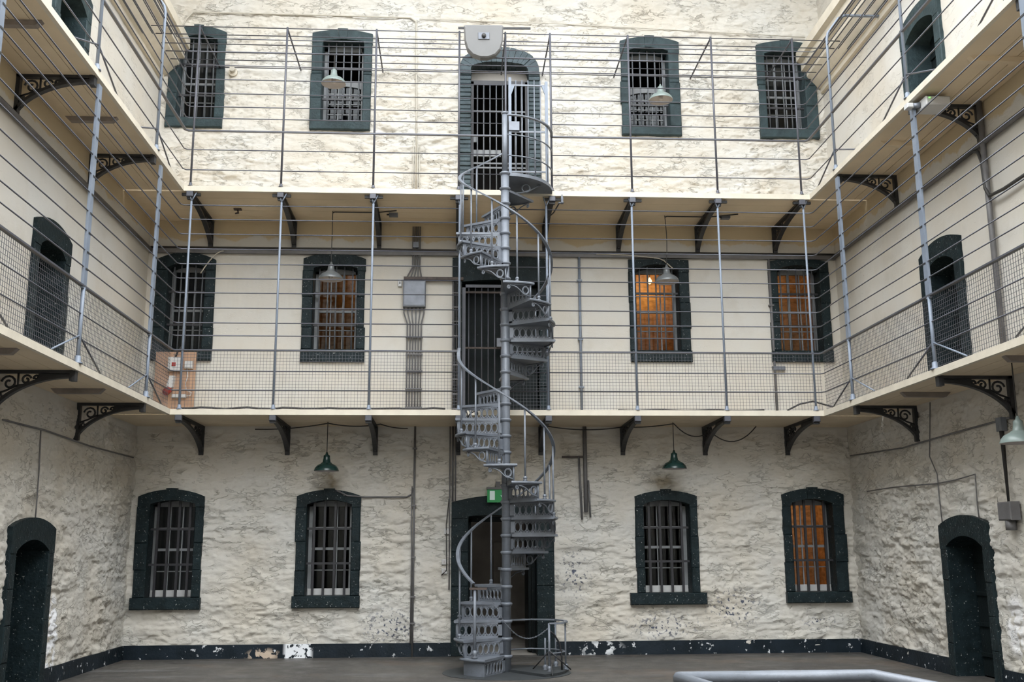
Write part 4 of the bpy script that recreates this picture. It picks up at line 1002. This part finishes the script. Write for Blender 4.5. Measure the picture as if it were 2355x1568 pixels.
# cables lying along the middle walkway floor
sag('floor_cable', [(-4.2+.17*i, -1.38+.05*math.sin(i*1.9), Z2+.02+.015*abs(math.sin(i*.8))) for i in range(24)], .016, 'cable', 'black cable lying along the middle walkway edge left of the stair')
sag('floor_cable', [(2.3+.17*i, -1.36+.05*math.sin(i*1.3), Z2+.02) for i in range(14)], .014, 'cable', 'black cable lying along the middle walkway edge right of the stair')
sag('floor_cable', [(4.9, -1.3, Z2+.03), (5.1, -1.25, Z2+.13), (5.3, -1.3, Z2+.17), (5.5, -1.35, Z2+.10), (5.75, -1.4, Z2+.03)], .014, 'cable', 'loose dark cable coil on the middle walkway in the right corner')
# right wall pipes
a = onX(2285, 215, XR-.05); b_ = onX(2320, 480, XR-.05)
pipe('wall_pipe', [(XR-.06, -5.12, zu3), (XR-.06, -5.12, Z2+.01)], .035, 'conduit', 'vertical grey pipe on the right wall of the middle gallery', 'pipe', [])
sag('wall_pipe', [(XR-.06, -4.3, 6.42), (XR-.06, -4.85, 6.42), (XR-.07, -5.0, 6.36), (XR-.08, -5.08, 6.2), (XR-.09, -5.12, 5.85), (XR-.09, -5.2, 5.72), (XR-.08, -5.5, 5.7), (XR-.06, -6.4, 5.72)], .022, 'cable', 'black pipe looping off the vertical pipe on the right wall', 'pipe')
p = onX(2326, 1178, XR-.05)
lb_ = empty('junction_box', (XR-.02, p.y, p.z), R(-90), label='grey junction box with round gland on the right wall', cat='electrical box')
MB().bbox((-.14, -.12, -.09), (.14, 0, .12), .012).build('case', 'conduit', lb_); MB().tube([(0, -.05, -.09), (0, -.05, -.20)], .06, 12).build('gland', 'conduit', lb_)
MB().tube([(0, -.05, .12), (0, -.05, 1.0), (0.02, -.05, zu2-p.z-.6)], .016).build('feed_conduit', 'cable', lb_); MB().box((-.06, -.08, zu2-p.z-.62), (.06, -.01, zu2-p.z-.46)).build('splice_box', 'box', lb_)
# thin cables on the side walls at ground level
def on_side(X, s, pts): return [(X+s*.03, onX(px, py, X).y, onX(px, py, X).z) for px, py in pts]
sag('wall_cable', on_side(XR, -1, [(1960, 1048), (2080, 1030), (2200, 995), (2330, 960)]), .012, 'conduit', 'dark cable along the right ground floor wall below the walkway')
sag('wall_cable', on_side(XR, -1, [(1998, 1130), (2060, 1120), (2160, 1112), (2205, 1103), (2248, 1090), (2252, 1150), (2258, 1200)]), .009, 'conduit', 'thin sagging cable above the right ground floor door')
sag('wall_cable', on_side(XR, -1, [(2144, 925), (2143, 1050), (2160, 1090), (2166, 1150), (2173, 1208)]), .008, 'conduit', 'thin cable hanging down to the right ground floor door')
sag('wall_cable', on_side(XL, 1, [(0, 965), (100, 990), (200, 1025), (302, 1052)]), .012, 'conduit', 'dark cable along the left ground floor wall below the walkway')
sag('wall_cable', on_side(XL, 1, [(88, 990), (84, 1080), (78, 1160), (74, 1205)]), .009, 'conduit', 'thin cable hanging down to the left ground floor door')
# security camera under the right top walkway
cp = onX(2118, 215, ER+.10)
cc = empty('security_camera', (ER+.10, cp.y, zu3-.02), label='white security camera with green light under the right top walkway', cat='camera')
MB().bbox((-.02, -.16, -.14), (.28, .14, -.03), .012).build('body', 'white', cc)
MB().box((.05, -.06, -.03), (.15, .06, .02)).build('mount', 'conduit', cc)
MB().lathe([(.012, 0), (.012, .006), (.004, .01)], (.02, -.166, -.06), 8).build('status_light', 'led', cc)
MB().tube([(-.02, .0, -.08), (-.10, .05, -.08)], .035, 12).build('lens_tube', 'box', cc)
MB().bbox((-.18, .0, -.11), (-.10, .10, -.05), .01).build('lens_head', 'white', cc)
# foreground railing at the bottom edge of the view
fr = empty('stairwell_railing', (0, 0, 0), label='pale grey metal railing with mesh in the foreground at bottom right', cat='railing')
a, b, c = onZ(1562, 1561, 1.0), onZ(2010, 1553, 1.0), onZ(2080, 1567, 1.0); a.z = b.z = 1.0
c = b+(c-b).normalized()*2.2; c.z = 1.0; d = a+(c-b)*.6
MB().tube([d, a, b, c], .022, 10).build('top_rail', 'iron', fr)
MB().tube([Vector((v.x, v.y, .12)) for v in (d, a, b, c)], .014, 8).build('bottom_rail', 'lamp_grey', fr)
for v in (a, b, (a+b)/2, c, d): MB().tube([(v.x, v.y, 0), (v.x, v.y, 1.0)], .018, 8).build('post', 'rail', fr)
for v, u in ((a, b), (b, c)):
    m = MB(); n = int((u-v).length/.05)
    for i in range(1, n): p = v.lerp(u, i/n); m.tube([(p.x, p.y, .12), (p.x, p.y, .98)], .0025, 4)
    for k in range(1, 17): m.tube([(v.x, v.y, .12+.05*k), (u.x, u.y, .12+.05*k)], .0025, 4)
    o = m.build('wire_panel', 'rail', fr); o['kind'] = 'stuff'
